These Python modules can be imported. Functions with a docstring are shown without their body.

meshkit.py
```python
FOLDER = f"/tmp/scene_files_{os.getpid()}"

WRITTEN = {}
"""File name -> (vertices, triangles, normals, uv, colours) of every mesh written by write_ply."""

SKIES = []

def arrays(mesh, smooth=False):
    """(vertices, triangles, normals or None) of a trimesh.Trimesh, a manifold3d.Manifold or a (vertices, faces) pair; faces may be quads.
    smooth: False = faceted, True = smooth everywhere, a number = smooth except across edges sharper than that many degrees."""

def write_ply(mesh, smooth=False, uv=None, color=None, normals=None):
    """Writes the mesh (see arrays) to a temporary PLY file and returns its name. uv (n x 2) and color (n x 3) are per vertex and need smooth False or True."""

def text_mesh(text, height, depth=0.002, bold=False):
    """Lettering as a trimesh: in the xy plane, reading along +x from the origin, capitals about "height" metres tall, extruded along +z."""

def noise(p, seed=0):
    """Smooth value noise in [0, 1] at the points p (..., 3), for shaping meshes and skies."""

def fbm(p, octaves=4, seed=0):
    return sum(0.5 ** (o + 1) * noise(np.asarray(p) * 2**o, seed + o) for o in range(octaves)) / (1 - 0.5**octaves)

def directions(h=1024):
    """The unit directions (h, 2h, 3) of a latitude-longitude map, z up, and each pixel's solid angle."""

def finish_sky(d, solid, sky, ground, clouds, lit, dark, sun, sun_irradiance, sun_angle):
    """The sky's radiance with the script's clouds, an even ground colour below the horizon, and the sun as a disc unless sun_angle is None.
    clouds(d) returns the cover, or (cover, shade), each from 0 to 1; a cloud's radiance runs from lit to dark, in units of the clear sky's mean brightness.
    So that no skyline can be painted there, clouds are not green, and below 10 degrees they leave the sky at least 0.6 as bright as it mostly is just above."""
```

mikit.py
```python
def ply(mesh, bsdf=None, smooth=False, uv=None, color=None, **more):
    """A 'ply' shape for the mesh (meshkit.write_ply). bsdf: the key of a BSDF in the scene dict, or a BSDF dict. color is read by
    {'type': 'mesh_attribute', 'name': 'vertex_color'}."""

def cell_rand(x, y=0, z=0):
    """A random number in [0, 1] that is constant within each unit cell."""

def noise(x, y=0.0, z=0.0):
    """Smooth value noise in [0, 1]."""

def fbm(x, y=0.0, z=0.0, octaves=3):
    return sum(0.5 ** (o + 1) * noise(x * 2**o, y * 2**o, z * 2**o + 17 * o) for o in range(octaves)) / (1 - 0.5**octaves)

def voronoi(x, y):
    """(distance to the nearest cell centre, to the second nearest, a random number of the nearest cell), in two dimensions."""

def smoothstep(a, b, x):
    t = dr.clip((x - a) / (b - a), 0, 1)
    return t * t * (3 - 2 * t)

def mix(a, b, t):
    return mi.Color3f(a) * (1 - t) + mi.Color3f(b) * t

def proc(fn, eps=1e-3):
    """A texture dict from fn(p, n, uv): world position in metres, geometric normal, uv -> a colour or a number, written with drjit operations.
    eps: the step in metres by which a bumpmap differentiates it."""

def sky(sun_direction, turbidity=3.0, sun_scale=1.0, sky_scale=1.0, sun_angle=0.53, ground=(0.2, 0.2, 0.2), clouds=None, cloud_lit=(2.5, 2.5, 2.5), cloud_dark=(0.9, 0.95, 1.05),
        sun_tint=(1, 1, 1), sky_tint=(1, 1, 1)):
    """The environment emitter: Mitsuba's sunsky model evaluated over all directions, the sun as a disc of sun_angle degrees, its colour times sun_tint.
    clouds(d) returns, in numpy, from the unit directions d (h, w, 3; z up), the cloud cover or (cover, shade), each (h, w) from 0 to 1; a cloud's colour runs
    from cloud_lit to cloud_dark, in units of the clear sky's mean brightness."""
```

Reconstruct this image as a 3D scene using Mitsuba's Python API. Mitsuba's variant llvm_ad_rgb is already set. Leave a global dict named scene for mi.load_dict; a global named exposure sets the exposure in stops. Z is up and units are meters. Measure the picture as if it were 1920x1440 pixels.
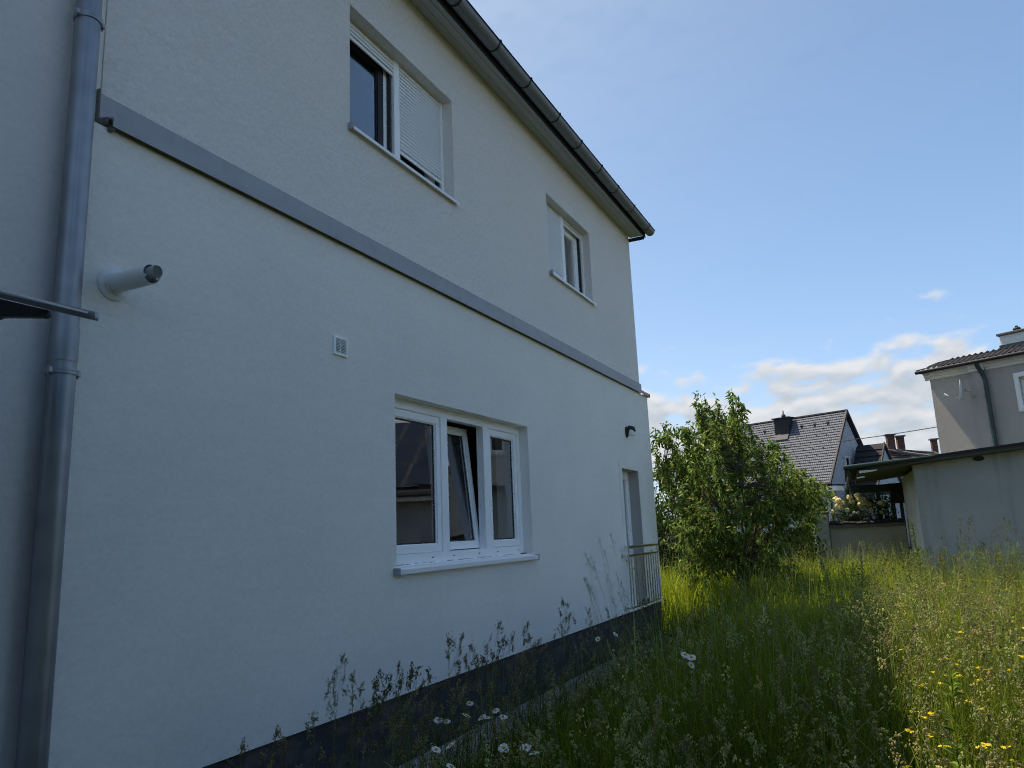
import math
import numpy as np, trimesh, drjit as dr, mitsuba as mi
import mikit, meshkit
from shapely.geometry import Polygon, box as sbox
from mikit import proc, noise, fbm, smoothstep, mix

rng = np.random.default_rng(7)
scene, labels, taken = {'type': 'scene'}, {}, set()

# ------------------------------------------------------------------ camera
# world: the house facade is the plane X = 0, running along +Y; Z is up; metres
EYE = np.array([3.41, 0.0, 1.64])
YAW, PITCH, ROLL = 0.44713, 0.194645, -0.041785
FWD = np.array([-math.sin(YAW) * math.cos(PITCH), math.cos(YAW) * math.cos(PITCH), math.sin(PITCH)])
RGT = np.array([math.cos(YAW), math.sin(YAW), 0.0])
UPV = np.cross(RGT, FWD)
UPV = math.cos(ROLL) * UPV - math.sin(ROLL) * RGT
scene['camera'] = {'type': 'perspective', 'fov': 67.93, 'fov_axis': 'x', 'near_clip': 0.05, 'far_clip': 2000.0,
                   'to_world': mi.ScalarTransform4f().look_at(origin=EYE.tolist(), target=(EYE + FWD).tolist(), up=UPV.tolist())}

# ------------------------------------------------------------------ light
SUN_AZ, SUN_EL = math.radians(-70.5), math.radians(62.5)      # azimuth from +Y, negative to the left (behind the house)
SUN = [math.sin(SUN_AZ) * math.cos(SUN_EL), math.cos(SUN_AZ) * math.cos(SUN_EL), math.sin(SUN_EL)]


def clouds(d):
    el = np.degrees(np.arcsin(np.clip(d[..., 2], -1, 1)))
    w = np.stack([d[..., 0], d[..., 1], d[..., 2] * 1.9], -1)
    warp = np.stack([meshkit.fbm(w * 9 + k * 5.3, 3, 40 + k) - 0.5 for k in range(3)], -1)
    q = w + 0.055 * warp
    big = meshkit.fbm(q * 8.0 + 1.7, 3, 12)
    fine = meshkit.fbm(q * 34.0, 5, 5)
    puff = 1 - 2 * np.abs(meshkit.fbm(q * 19.0 + 4.4, 4, 8) - 0.5)
    dens = 0.50 * big + 0.24 * fine + 0.26 * puff
    thr = 0.470 + 0.20 * np.clip((el - 8.4) / 5.5, 0, 1.9)
    body = np.clip((dens - thr) / 0.10, 0, 1)
    cover = body ** 1.3 * 0.95
    veil = 0.45 * np.clip(1 - el / 14.0, 0, 1) * np.clip((meshkit.fbm(w * np.array([4, 4, 14]) + 9, 4, 3) - 0.32) * 3, 0, 1)
    glow = 0.55 * np.exp(-(np.degrees(np.arccos(np.clip(d @ np.array(SUN), -1, 1))) / 34.0) ** 2)     # thin haze round the sun
    cover = np.maximum(cover, np.maximum(veil, glow))
    up = np.stack([q[..., 0], q[..., 1], q[..., 2] + 0.022], -1)
    above = 0.50 * meshkit.fbm(up * 8.0 + 1.7, 3, 12) + 0.24 * meshkit.fbm(up * 34.0, 5, 5) + 0.26 * (1 - 2 * np.abs(meshkit.fbm(up * 19.0 + 4.4, 4, 8) - 0.5))
    shade = np.clip(0.30 + (above - dens) * 5.0 + 0.5 * (body - 0.5), 0, 1)
    return cover, shade


scene['sky'] = mikit.sky(SUN, turbidity=4.2, sun_scale=1.0, sky_scale=1.0, clouds=clouds, ground=(0.14, 0.16, 0.10),
                         cloud_lit=(1.50, 1.52, 1.55), cloud_dark=(0.98, 1.08, 1.20))
exposure = 2.3

# ------------------------------------------------------------------ helpers
T = mi.ScalarTransform4f


def key_of(name):
    if name not in taken:
        taken.add(name)
        return name
    i = 1
    while f'{name}_{i:03d}' in taken:
        i += 1
    taken.add(f'{name}_{i:03d}')
    return f'{name}_{i:03d}'


def thing(name, label, cat, group=None, kind=None):
    k = key_of(name)
    labels[k] = {'label': label, 'category': cat}
    if group:
        labels[k]['group'] = group
    if kind:
        labels[k]['kind'] = kind
    return k


def part(parent, name, mesh, bsdf, smooth=False, M=None, color=None, label=None):
    k = key_of(parent + '__' + name) if parent else key_of(name)
    if M is not None:
        mesh = xf(mesh, M)
    scene[k] = mikit.ply(mesh, bsdf, smooth=smooth, color=color)
    if label:
        labels[k] = {'label': label}
    return k


def stuff_part(parent, name, mesh, bsdf, smooth=False, M=None):
    k = part(parent, name, mesh, bsdf, smooth, M)
    labels[k] = {'kind': 'stuff'}
    return k


def struct(name, mesh, bsdf, label, smooth=False):
    k = part(None, name, mesh, bsdf, smooth)
    labels[k] = {'label': label, 'category': name, 'kind': 'structure'}
    return k


def xf(mesh, M):
    m = mesh.copy()
    m.apply_transform(np.asarray(M))
    return m


def frame(o, u):
    """local x along u (horizontal), local y away from the viewer, z up"""
    u = np.array([u[0], u[1], 0.0])
    u /= np.linalg.norm(u)
    M = np.eye(4)
    M[:3, 0], M[:3, 1], M[:3, 3] = u, [-u[1], u[0], 0], o
    return M


def cat(ms):
    return trimesh.util.concatenate([m for m in ms])


def bx(x0, x1, y0, y1, z0, z1, b=0.0):
    if b <= 0:
        return trimesh.creation.box(extents=(x1 - x0, y1 - y0, z1 - z0), transform=trimesh.transformations.translation_matrix(((x0 + x1) / 2, (y0 + y1) / 2, (z0 + z1) / 2)))
    b = min(b, 0.45 * min(x1 - x0, y1 - y0, z1 - z0))
    p = []
    for i in (0, 1):
        for j in (0, 1):
            for k in (0, 1):
                x, y, z = (x0, x1)[i], (y0, y1)[j], (z0, z1)[k]
                sx, sy, sz = (b, -b)[i], (b, -b)[j], (b, -b)[k]
                p += [(x, y + sy, z + sz), (x + sx, y, z + sz), (x + sx, y + sy, z)]
    return trimesh.convex.convex_hull(np.array(p))


def ext(poly, h):
    return trimesh.creation.extrude_polygon(poly, h, engine='earcut')


def slab_x(poly_yz, x0, x1):
    """polygon in (Y, Z) as a slab from X = x0 to x1"""
    m = ext(poly_yz, x1 - x0)
    v = m.vertices
    m.vertices = np.stack([v[:, 2] + x0, v[:, 0], v[:, 1]], 1)
    return m


def slab_y(poly_xz, y0, y1):
    """polygon in (X, Z) as a slab from Y = y0 to y1"""
    m = ext(poly_xz, y1 - y0)
    v = m.vertices
    m.vertices = np.stack([v[:, 0], y1 - v[:, 2], v[:, 1]], 1)
    return m


def tube(pts, r, sides=10, caps=True):
    p = np.asarray(pts, float)
    n = len(p)
    r = np.broadcast_to(np.asarray(r, float), (n,))
    t = np.gradient(p, axis=0)
    t /= np.linalg.norm(t, axis=1, keepdims=True)
    a = np.array([0, 0, 1.0]) if abs(t[0, 2]) < 0.9 else np.array([1.0, 0, 0])
    A = np.zeros((n, 3))
    for i in range(n):
        a = a - t[i] * (a @ t[i])
        a /= np.linalg.norm(a)
        A[i] = a
    B = np.cross(t, A)
    ang = np.arange(sides) * 2 * np.pi / sides
    v = (p[:, None] + r[:, None, None] * (np.cos(ang)[None, :, None] * A[:, None] + np.sin(ang)[None, :, None] * B[:, None])).reshape(-1, 3)
    i, j = np.meshgrid(np.arange(n - 1), np.arange(sides), indexing='ij')
    q = np.stack([i * sides + j, i * sides + (j + 1) % sides, (i + 1) * sides + (j + 1) % sides, (i + 1) * sides + j], -1).reshape(-1, 4)
    f = np.vstack([q[:, [0, 1, 2]], q[:, [0, 2, 3]]])
    if caps:
        v = np.vstack([v, p[:1], p[-1:]])
        k = np.arange(sides)
        f = np.vstack([f, np.stack([(k + 1) % sides, k, k * 0 + n * sides], 1), np.stack([(n - 1) * sides + k, (n - 1) * sides + (k + 1) % sides, k * 0 + n * sides + 1], 1)])
    return trimesh.Trimesh(v, f, process=False)


def revolve(profile, sections=32):
    return trimesh.creation.revolve(np.array(profile, float), sections=sections)


def ring(y0, y1, z0, z1, w, holes=None):
    p = sbox(y0, z0, y1, z1)
    w = (w, w, w, w) if np.isscalar(w) else w      # left, right, bottom, top
    return p.difference(sbox(y0 + w[0], z0 + w[2], y1 - w[1], z1 - w[3]))


def to_x(zdir):
    """matrix that turns local +Z into +X (world)"""
    return trimesh.transformations.rotation_matrix(math.pi / 2, [0, 1, 0])


def at(M, x, y, z):
    return (np.asarray(M) @ np.array([x, y, z, 1.0]))[:3]


# ------------------------------------------------------------------ materials
def mat(name, d):
    scene[name] = d
    return name


def two(d):
    return {'type': 'twosided', 'bsdf': d}


def rgb(r, g=None, b=None):
    g = r if g is None else g
    b = r if b is None else b
    return {'type': 'rgb', 'value': [r, g, b]}


def plain(name, col, rough=0.6, spec=0.4, **kw):
    return mat(name, two({'type': 'principled', 'base_color': rgb(*col), 'roughness': rough, 'specular': spec, **kw}))


def plaster(name, col, grain, bump, mott, streak=0.0, grit=0.6):
    c = mi.Color3f(*col)

    def colour(p, n, uv):
        g = fbm(p.x * 90 * grain, p.y * 90 * grain, p.z * 90 * grain, 2) - 0.5
        m = fbm(p.x * 1.3 + 5, p.y * 1.3, p.z * 1.3, 3) - 0.5
        tr = fbm(p.x * 4, p.y * 2.2, p.z * 22, 2) - 0.5           # float marks along the wall
        k = fbm(p.x * 42, p.y * 42, p.z * 42, 2) - 0.5
        v = 1 + 0.16 * g * grit + 0.16 * k * grit + mott * m + 0.03 * tr
        if streak:
            s = fbm(p.y * 7 + 3, p.x * 7, p.z * 0.35, 2)
            v = v - streak * smoothstep(0.55, 0.8, s)
        return mi.Color3f(c * v)

    def relief(p, n, uv):
        return fbm(p.x * 75 * grain, p.y * 75 * grain, p.z * 75 * grain, 3) + 0.5 * fbm(p.x * 7, p.y * 4, p.z * 11, 2)
    return mat(name, two({'type': 'bumpmap', 'arbitrary': proc(relief, 2e-3), 'scale': bump,
                          'bsdf': {'type': 'principled', 'base_color': proc(colour), 'roughness': 0.9, 'specular': 0.2}}))


M_LOW = plaster('plaster_smooth', (0.76, 0.737, 0.69), 0.8, 0.003, 0.09, 0.015)
M_UP = plaster('plaster_rubbed', (0.70, 0.67, 0.63), 0.75, 0.008, 0.05, 0.0, 1.0)
M_ADJ = plaster('plaster_neighbour', (0.60, 0.58, 0.565), 0.8, 0.004, 0.10)
M_BEIGE = plaster('plaster_beige', (0.40, 0.37, 0.325), 0.3, 0.004, 0.14, 0.05)
M_GAR = plaster('plaster_garage', (0.36, 0.355, 0.345), 0.3, 0.006, 0.34, 0.16)
M_WALL = plaster('render_old', (0.40, 0.39, 0.35), 0.25, 0.02, 0.8, 0.25)
M_SUR = plain('surround_plaster', (0.74, 0.72, 0.67), 0.9, 0.2)
M_SHED = plain('shed_roof_edge', (0.075, 0.075, 0.07), 0.85, 0.2)
M_REV = plain('reveal_render', (0.42, 0.40, 0.375), 0.9, 0.2)
M_FLUE = plain('flue_grey_white', (0.62, 0.63, 0.62), 0.45, 0.45)
M_PLINTH = mat('plinth_paint', two({'type': 'principled', 'roughness': 0.85, 'specular': 0.25, 'base_color': proc(
    lambda p, n, uv: mix((0.046, 0.045, 0.048), (0.13, 0.115, 0.095), 0.55 * smoothstep(0.42, 0.8, fbm(p.y * 6, p.z * 14, p.x, 4) + 0.25 * smoothstep(0.32, 0.0, p.z))))}))
M_PVC = plain('white_pvc', (0.86, 0.87, 0.87), 0.35, 0.5)
M_SLAT = plain('shutter_white', (0.80, 0.81, 0.81), 0.45, 0.5)
M_ANTH = plain('anthracite', (0.026, 0.028, 0.033), 0.65, 0.3)
M_BLACK = plain('black_plastic', (0.015, 0.016, 0.018), 0.5, 0.5)
M_SILL = plain('sill_aluminium', (0.78, 0.79, 0.79), 0.35, 0.5)
M_SILLCAP = plain('sill_end_grey', (0.30, 0.32, 0.34), 0.5, 0.5)
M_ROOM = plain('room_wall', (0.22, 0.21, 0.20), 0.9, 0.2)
M_SOFFIT = plain('soffit_grey', (0.46, 0.47, 0.48), 0.6, 0.4)
M_DKGREEN = plain('dark_green_metal', (0.016, 0.040, 0.036), 0.35, 0.5)
M_GREYMET = plain('grey_metal', (0.30, 0.31, 0.32), 0.4, 0.5, metallic=0.6)
M_STEEL = plain('steel_rail', (0.62, 0.62, 0.63), 0.22, 0.5, metallic=1.0)
M_WHITE = plain('white_paint', (0.78, 0.78, 0.76), 0.5, 0.4)
M_TRIM = plain('trim_plaster', (0.66, 0.66, 0.62), 0.8, 0.3)
M_DARKROOF = plain('dark_roof', (0.022, 0.023, 0.030), 0.8, 0.25)
M_GREYTILE = plain('grey_tile', (0.130, 0.145, 0.172), 0.8, 0.3)
M_GABLE = plain('gable_render', (0.42, 0.44, 0.47), 0.9, 0.2)
M_CONC = plain('concrete_edge', (0.15, 0.148, 0.14), 0.85, 0.2)
M_PANEL = plain('solar_glass', (0.012, 0.014, 0.022), 0.12, 0.6)


def rust(p, n, uv):
    g = fbm(p.x * 3, p.y * 3, p.z * 3, 3)
    return mix((0.085, 0.06, 0.048), (0.14, 0.115, 0.10), smoothstep(0.35, 0.65, g))


def zinc(p, n, uv):
    g = fbm(p.x * 60, p.y * 60, p.z * 0.9, 3)
    b = fbm(p.x * 9, p.y * 9, p.z * 9, 2)
    return mix((0.215, 0.23, 0.25), (0.295, 0.315, 0.34), smoothstep(0.3, 0.7, 0.6 * g + 0.4 * b))


def brick(p, n, uv):
    row = p.z / 0.08
    off = dr.select((dr.floor(row) - 2 * dr.floor(row / 2)) > 0.5, 0.5, 0.0)
    q = (p.x + p.y) / 0.24 + off
    f = row - dr.floor(row)
    g = q - dr.floor(q)
    mort = dr.select((f < 0.16) | (g < 0.06), 1.0, 0.0)
    return mix(mix((0.085, 0.036, 0.028), (0.15, 0.068, 0.05), mikit.cell_rand(q, row, 3)), (0.19, 0.17, 0.15), mort * 0.8)


M_OLDTILE = mat('old_tile', two({'type': 'principled', 'base_color': proc(rust), 'roughness': 0.85, 'specular': 0.2}))
M_ZINC = mat('zinc', two({'type': 'principled', 'base_color': proc(zinc), 'roughness': 0.42, 'metallic': 0.65, 'specular': 0.5}))
M_BRICK = mat('brick', two({'type': 'principled', 'base_color': proc(brick), 'roughness': 0.9, 'specular': 0.2}))
M_GUT = plain('gutter_metal', (0.20, 0.215, 0.225), 0.5, 0.5, metallic=0.3)
M_FLASH = mat('flashing_sheet', two({'type': 'principled', 'base_color': proc(lambda p, n, uv: mix((0.24, 0.24, 0.245), (0.38, 0.375, 0.38), 0.6 * fbm(p.y * 2.2, p.x * 30, p.z * 9, 3) + 0.4 * fbm(p.y * 22, p.x * 3, p.z * 2, 3))), 'roughness': 0.5, 'metallic': 0.35, 'specular': 0.5}))
M_GLASS = mat('pane_glass', {'type': 'thindielectric', 'int_ior': 2.0})
M_POLY = mat('canopy_sheet', {'type': 'principledthin', 'base_color': rgb(0.75, 0.76, 0.77), 'roughness': 0.35, 'diff_trans': 0.7, 'spec_trans': 0.0})


def soil(p, n, uv):
    g = fbm(p.x * 6, p.y * 6, 0, 4)
    return mix((0.022, 0.020, 0.013), (0.045, 0.052, 0.022), smoothstep(0.35, 0.65, g))


def slabs(p, n, uv):
    g = fbm(p.x * 30, p.y * 30, p.z * 30, 3)
    return mix((0.30, 0.29, 0.28), (0.42, 0.41, 0.40), g)


M_SOIL = mat('soil', two({'type': 'diffuse', 'reflectance': proc(soil)}))
M_PAVE = mat('paving', two({'type': 'diffuse', 'reflectance': proc(slabs)}))
VC = {'type': 'mesh_attribute', 'name': 'vertex_color'}
M_LEAF = mat('leaf_green', {'type': 'principledthin', 'base_color': VC, 'roughness': 0.42, 'spec_trans': 0.0, 'diff_trans': 1.1, 'eta': 1.4})
M_GRASS = mat('grass_blade', {'type': 'principledthin', 'base_color': VC, 'roughness': 0.55, 'spec_trans': 0.0, 'diff_trans': 1.1, 'eta': 1.3})
M_HEDGE = mat('hedge_green', two({'type': 'diffuse', 'reflectance': proc(lambda p, n, uv: mix((0.012, 0.022, 0.008), (0.04, 0.065, 0.02), fbm(p.x * 9, p.y * 9, p.z * 9, 3)))}))
M_BARK = mat('bark', two({'type': 'principled', 'base_color': proc(lambda p, n, uv: mix((0.05, 0.038, 0.028), (0.12, 0.10, 0.085), fbm(p.x * 25, p.y * 25, p.z * 60, 3))), 'roughness': 0.9, 'specular': 0.2}))
M_PETALW = mat('petal_white', {'type': 'principledthin', 'base_color': rgb(0.80, 0.80, 0.80), 'roughness': 0.6, 'spec_trans': 0.0, 'diff_trans': 0.7})
M_PETALY = mat('petal_yellow', {'type': 'principledthin', 'base_color': rgb(0.80, 0.68, 0.04), 'roughness': 0.6, 'spec_trans': 0.0, 'diff_trans': 0.7})
M_ROSE = mat('rose_petal', {'type': 'principledthin', 'base_color': rgb(0.95, 0.90, 0.64), 'roughness': 0.6, 'spec_trans': 0.0, 'diff_trans': 0.6})
M_STEM = plain('stem_green', (0.055, 0.085, 0.030), 0.6, 0.3)
M_DISC = plain('flower_disc', (0.45, 0.28, 0.02), 0.8, 0.2)

# ------------------------------------------------------------------ ground
g = trimesh.creation.box(extents=(240, 260, 0.4), transform=trimesh.transformations.translation_matrix((0, 60, -0.2)))
struct('ground', g, M_SOIL, 'dark soil of the overgrown garden, almost hidden under tall grass')
pv = key_of('path')
labels[pv] = {'label': 'narrow strip of pale concrete slabs along the dark plinth', 'category': 'path', 'kind': 'structure'}
for i in range(11):
    y0 = 1.9 + i * 0.9
    part(pv, 'slab', bx(0.0, 0.50 + 0.012 * rng.normal(), y0, y0 + 0.892, -0.05, 0.022 + 0.003 * rng.normal(), 0.008), M_PAVE)

#@HOUSE
# ------------------------------------------------------------------ the grey house
H = thing('house', 'two storey light grey house with dark plinth, roller shutters and zinc gutter', 'house')
GW, DO = (4.95, 7.45, 1.43, 2.775), (10.68, 11.49, 0.0, 2.515)
W1, W2 = (4.495, 6.15, 4.895, 6.005), (8.555, 10.15, 4.885, 5.98)
low = sbox(2.20, 0.50, 12.33, 3.80).difference(sbox(GW[0], GW[2], GW[1], GW[3])).difference(sbox(DO[0], 0.3, DO[1], DO[3]))
upp = sbox(2.385, 3.80, 12.245, 6.66)
for w in (W1, W2):
    upp = upp.difference(sbox(w[0], w[2], w[1], w[3]))
part(H, 'wall', slab_x(low, -0.40, 0.0), M_LOW, label='smooth pale grey plaster of the ground floor')
part(H, 'wall', slab_x(upp, -0.44, -0.09), M_UP, label='rough warm grey plaster of the upper floor')
part(H, 'corner_strip', bx(-0.3, -0.098, 2.20, 2.383, 3.80, 6.66), M_SUR)
part(H, 'plinth', cat([slab_x(sbox(2.20, 0.0, DO[0], 0.50).union(sbox(DO[0], 0, DO[1], 0.495)).union(sbox(DO[1], 0, 12.315, 0.50)), -0.40, -0.018)]), M_PLINTH, label='near black painted plinth')
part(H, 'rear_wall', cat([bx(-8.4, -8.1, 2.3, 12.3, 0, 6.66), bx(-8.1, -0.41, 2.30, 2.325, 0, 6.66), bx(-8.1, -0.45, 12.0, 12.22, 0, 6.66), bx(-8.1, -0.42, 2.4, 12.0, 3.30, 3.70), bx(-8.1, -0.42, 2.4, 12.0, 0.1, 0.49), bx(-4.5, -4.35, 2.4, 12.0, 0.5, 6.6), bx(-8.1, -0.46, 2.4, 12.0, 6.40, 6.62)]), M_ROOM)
part(H, 'door_surround', slab_x(sbox(DO[0] - 0.13, 0.502, DO[1] + 0.09, DO[3] + 0.085).difference(sbox(DO[0], 0.3, DO[1], DO[3])), 0.001, 0.005), M_SUR, label='smooth lighter plaster band framing the narrow door')

# flashing over the thicker ground floor wall
prof = Polygon([(-0.088, 4.02), (-0.082, 4.02), (-0.080, 3.875), (0.034, 3.842), (0.036, 3.800), (0.042, 3.798), (0.042, 3.850), (-0.074, 3.884), (-0.076, 4.026), (-0.088, 4.026)])
fl = slab_y(prof, 2.372, 12.30)
lip = cat([bx(-0.40, 0.042, 12.302, 12.37, 3.845, 3.851), bx(-0.40, 0.042, 12.370, 12.376, 3.795, 3.850), bx(-0.40, -0.078, 12.247, 12.253, 3.86, 4.02)])
part(H, 'flashing', cat([fl, lip]), M_FLASH, label='grey sheet metal band between the two storeys')
part(H, 'flashing_end', cat([bx(-0.097, -0.072, 2.360, 2.3715, 3.86, 4.05, 0.004), bx(-0.075, 0.012, 2.352, 2.3715, 3.815, 3.862, 0.012), bx(-0.005, 0.034, 2.366, 2.395, 3.782, 3.80, 0.006)]), M_CONC)
for y in (7.36,):
    part(H, 'flashing_joint', bx(-0.0755, -0.072, y, y + 0.012, 3.885, 4.024), M_GREYMET)

# soffit, gutter, roof
for i, (a, b) in enumerate(((-0.088, -0.004), (0.000, 0.084), (0.088, 0.170))):
    part(H, 'soffit_board', bx(a, b, 2.0, 12.33, 6.650 - 0.001 * i, 6.675, 0.003), M_SOFFIT)
part(H, 'soffit_board', bx(-0.088, 0.165, 2.0, 12.33, 6.679, 6.70), M_ANTH, label='dark board above the soffit')
part(H, 'fascia', bx(0.172, 0.190, 2.0, 12.34, 6.60, 6.80, 0.003), M_ANTH)
part(H, 'verge_board', bx(-0.12, 0.16, 12.333, 12.355, 6.585, 6.648, 0.004), M_ANTH)
ang = np.linspace(math.pi, 2 * math.pi, 15)
R = 0.080
outer = [(0.272 + R * math.cos(a), 6.705 + R * math.sin(a)) for a in ang]
inner = [(0.272 + (R - 0.004) * math.cos(a), 6.705 + (R - 0.004) * math.sin(a)) for a in ang[::-1]]
part(H, 'gutter', cat([slab_y(Polygon(outer + inner), 2.0, 12.36), slab_y(Polygon(outer), 12.36, 12.364)]), M_GUT, smooth=30)
part(H, 'gutter_bead', tube([(0.354, 2.0, 6.709), (0.354, 12.364, 6.709)], 0.009, 8), M_ANTH)
for y in (3.23, 4.03, 4.82, 5.62, 6.42, 7.19, 8.04, 8.80, 9.60, 10.35, 11.16, 12.03):
    o2 = [(0.272 + (R + 0.003) * math.cos(a), 6.705 + (R + 0.003) * math.sin(a)) for a in ang]
    i2 = [(0.272 + (R + 0.0005) * math.cos(a), 6.705 + (R + 0.0005) * math.sin(a)) for a in ang[::-1]]
    part(H, 'gutter_bracket', cat([slab_y(Polygon(o2 + i2), y, y + 0.028), bx(0.349, 0.370, y, y + 0.028, 6.70, 6.722, 0.003)]), M_ANTH)
roofp = Polygon([(0.22, 6.74), (0.24, 6.79), (-4.25, 9.75), (-8.7, 6.79), (-8.7, 6.74), (-4.25, 9.68)])
part(H, 'roof', slab_y(roofp, 2.0, 12.40), M_DARKROOF)
part(H, 'gable_wall', slab_y(Polygon([(-0.45, 6.66), (-4.25, 9.2), (-8.3, 6.66)]), 12.0, 12.22), M_UP)


def sash_mesh(y0, y1, z0, z1, xf_, w, depth=0.055):
    return cat([slab_x(ring(y0, y1, z0, z1, w), xf_ - depth, xf_), slab_x(ring(y0 + w, y1 - w, z0 + w, z1 - w, 0.010), xf_ - 0.032, xf_ - 0.014)])


def pane_mesh(y0, y1, z0, z1, x):
    return trimesh.Trimesh([(x, y0, z0), (x, y1, z0), (x, y1, z1), (x, y0, z1)], [(0, 1, 2), (0, 2, 3)], process=False)


# ground floor window, centre sash tilted open
gw = H + '__window'
FX = -0.105
holes = [(5.02, 5.815, 1.515, 2.695), (5.925, 6.615, 1.515, 2.695), (6.725, 7.385, 1.515, 2.695)]
fr = sbox(GW[0], GW[2] + 0.003, GW[1], GW[3])
for h_ in holes:
    fr = fr.difference(sbox(h_[0], h_[2], h_[1], h_[3]))
part(H, 'window', slab_x(fr, FX - 0.075, FX), M_PVC, label='white three part window with its middle sash tilted open')
for i, h_ in enumerate(holes):
    e = 0.003
    y0, y1, z0, z1 = h_[0] + e, h_[1] - e, h_[2] + e, h_[3] - e
    sx, w = FX - 0.012, 0.062
    Mt = None
    if i == 1:
        sx = FX - 0.078
        y0, y1, z0 = y0 + 0.012, y1 + 0.030, z0 + 0.004
        Mt = trimesh.transformations.rotation_matrix(-math.radians(6.0), [0, 1, 0], [sx - 0.02, 0, z0])
    part(gw, 'sash', sash_mesh(y0, y1, z0, z1, sx, w), M_PVC, M=Mt)
    part(gw, 'gasket', slab_x(ring(y0 + w + 0.0102, y1 - w - 0.0102, z0 + w + 0.0102, z1 - w - 0.0102, 0.012), sx - 0.030, sx - 0.022), M_BLACK, M=Mt)
    part(gw, 'pane', pane_mesh(y0 + w, y1 - w, z0 + w, z1 - w, sx - 0.029), M_GLASS, M=Mt)
for y in (5.07, 5.62, 5.98, 6.45, 6.83, 7.3):
    part(gw, 'drain_cap', bx(FX - 0.002, FX + 0.003, y, y + 0.028, 1.470, 1.478), M_BLACK)
sp = Polygon([(FX, 1.434), (0.050, 1.408), (0.050, 1.372), (0.046, 1.372), (0.046, 1.403), (FX, 1.426)])
part(gw, 'sill', slab_y(sp, 4.93, 7.475), M_SILL)
for y in (4.905, 7.476):
    part(gw, 'sill_end', bx(-0.02, 0.054, y, y + 0.024, 1.366, 1.422, 0.003), M_SILLCAP)
dirt = [bx(FX + 0.001, FX + 0.004 + 0.006 * rng.random(), y, y + 0.01 + 0.05 * rng.random() ** 2, 1.430, 1.4365) for y in np.sort(rng.uniform(5.0, 7.4, 46))]
dirt.append(bx(FX + 0.001, FX + 0.03, 7.36, 7.448, 1.428, 1.440))
stuff_part(gw, 'dirt', cat(dirt), M_ANTH)


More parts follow.
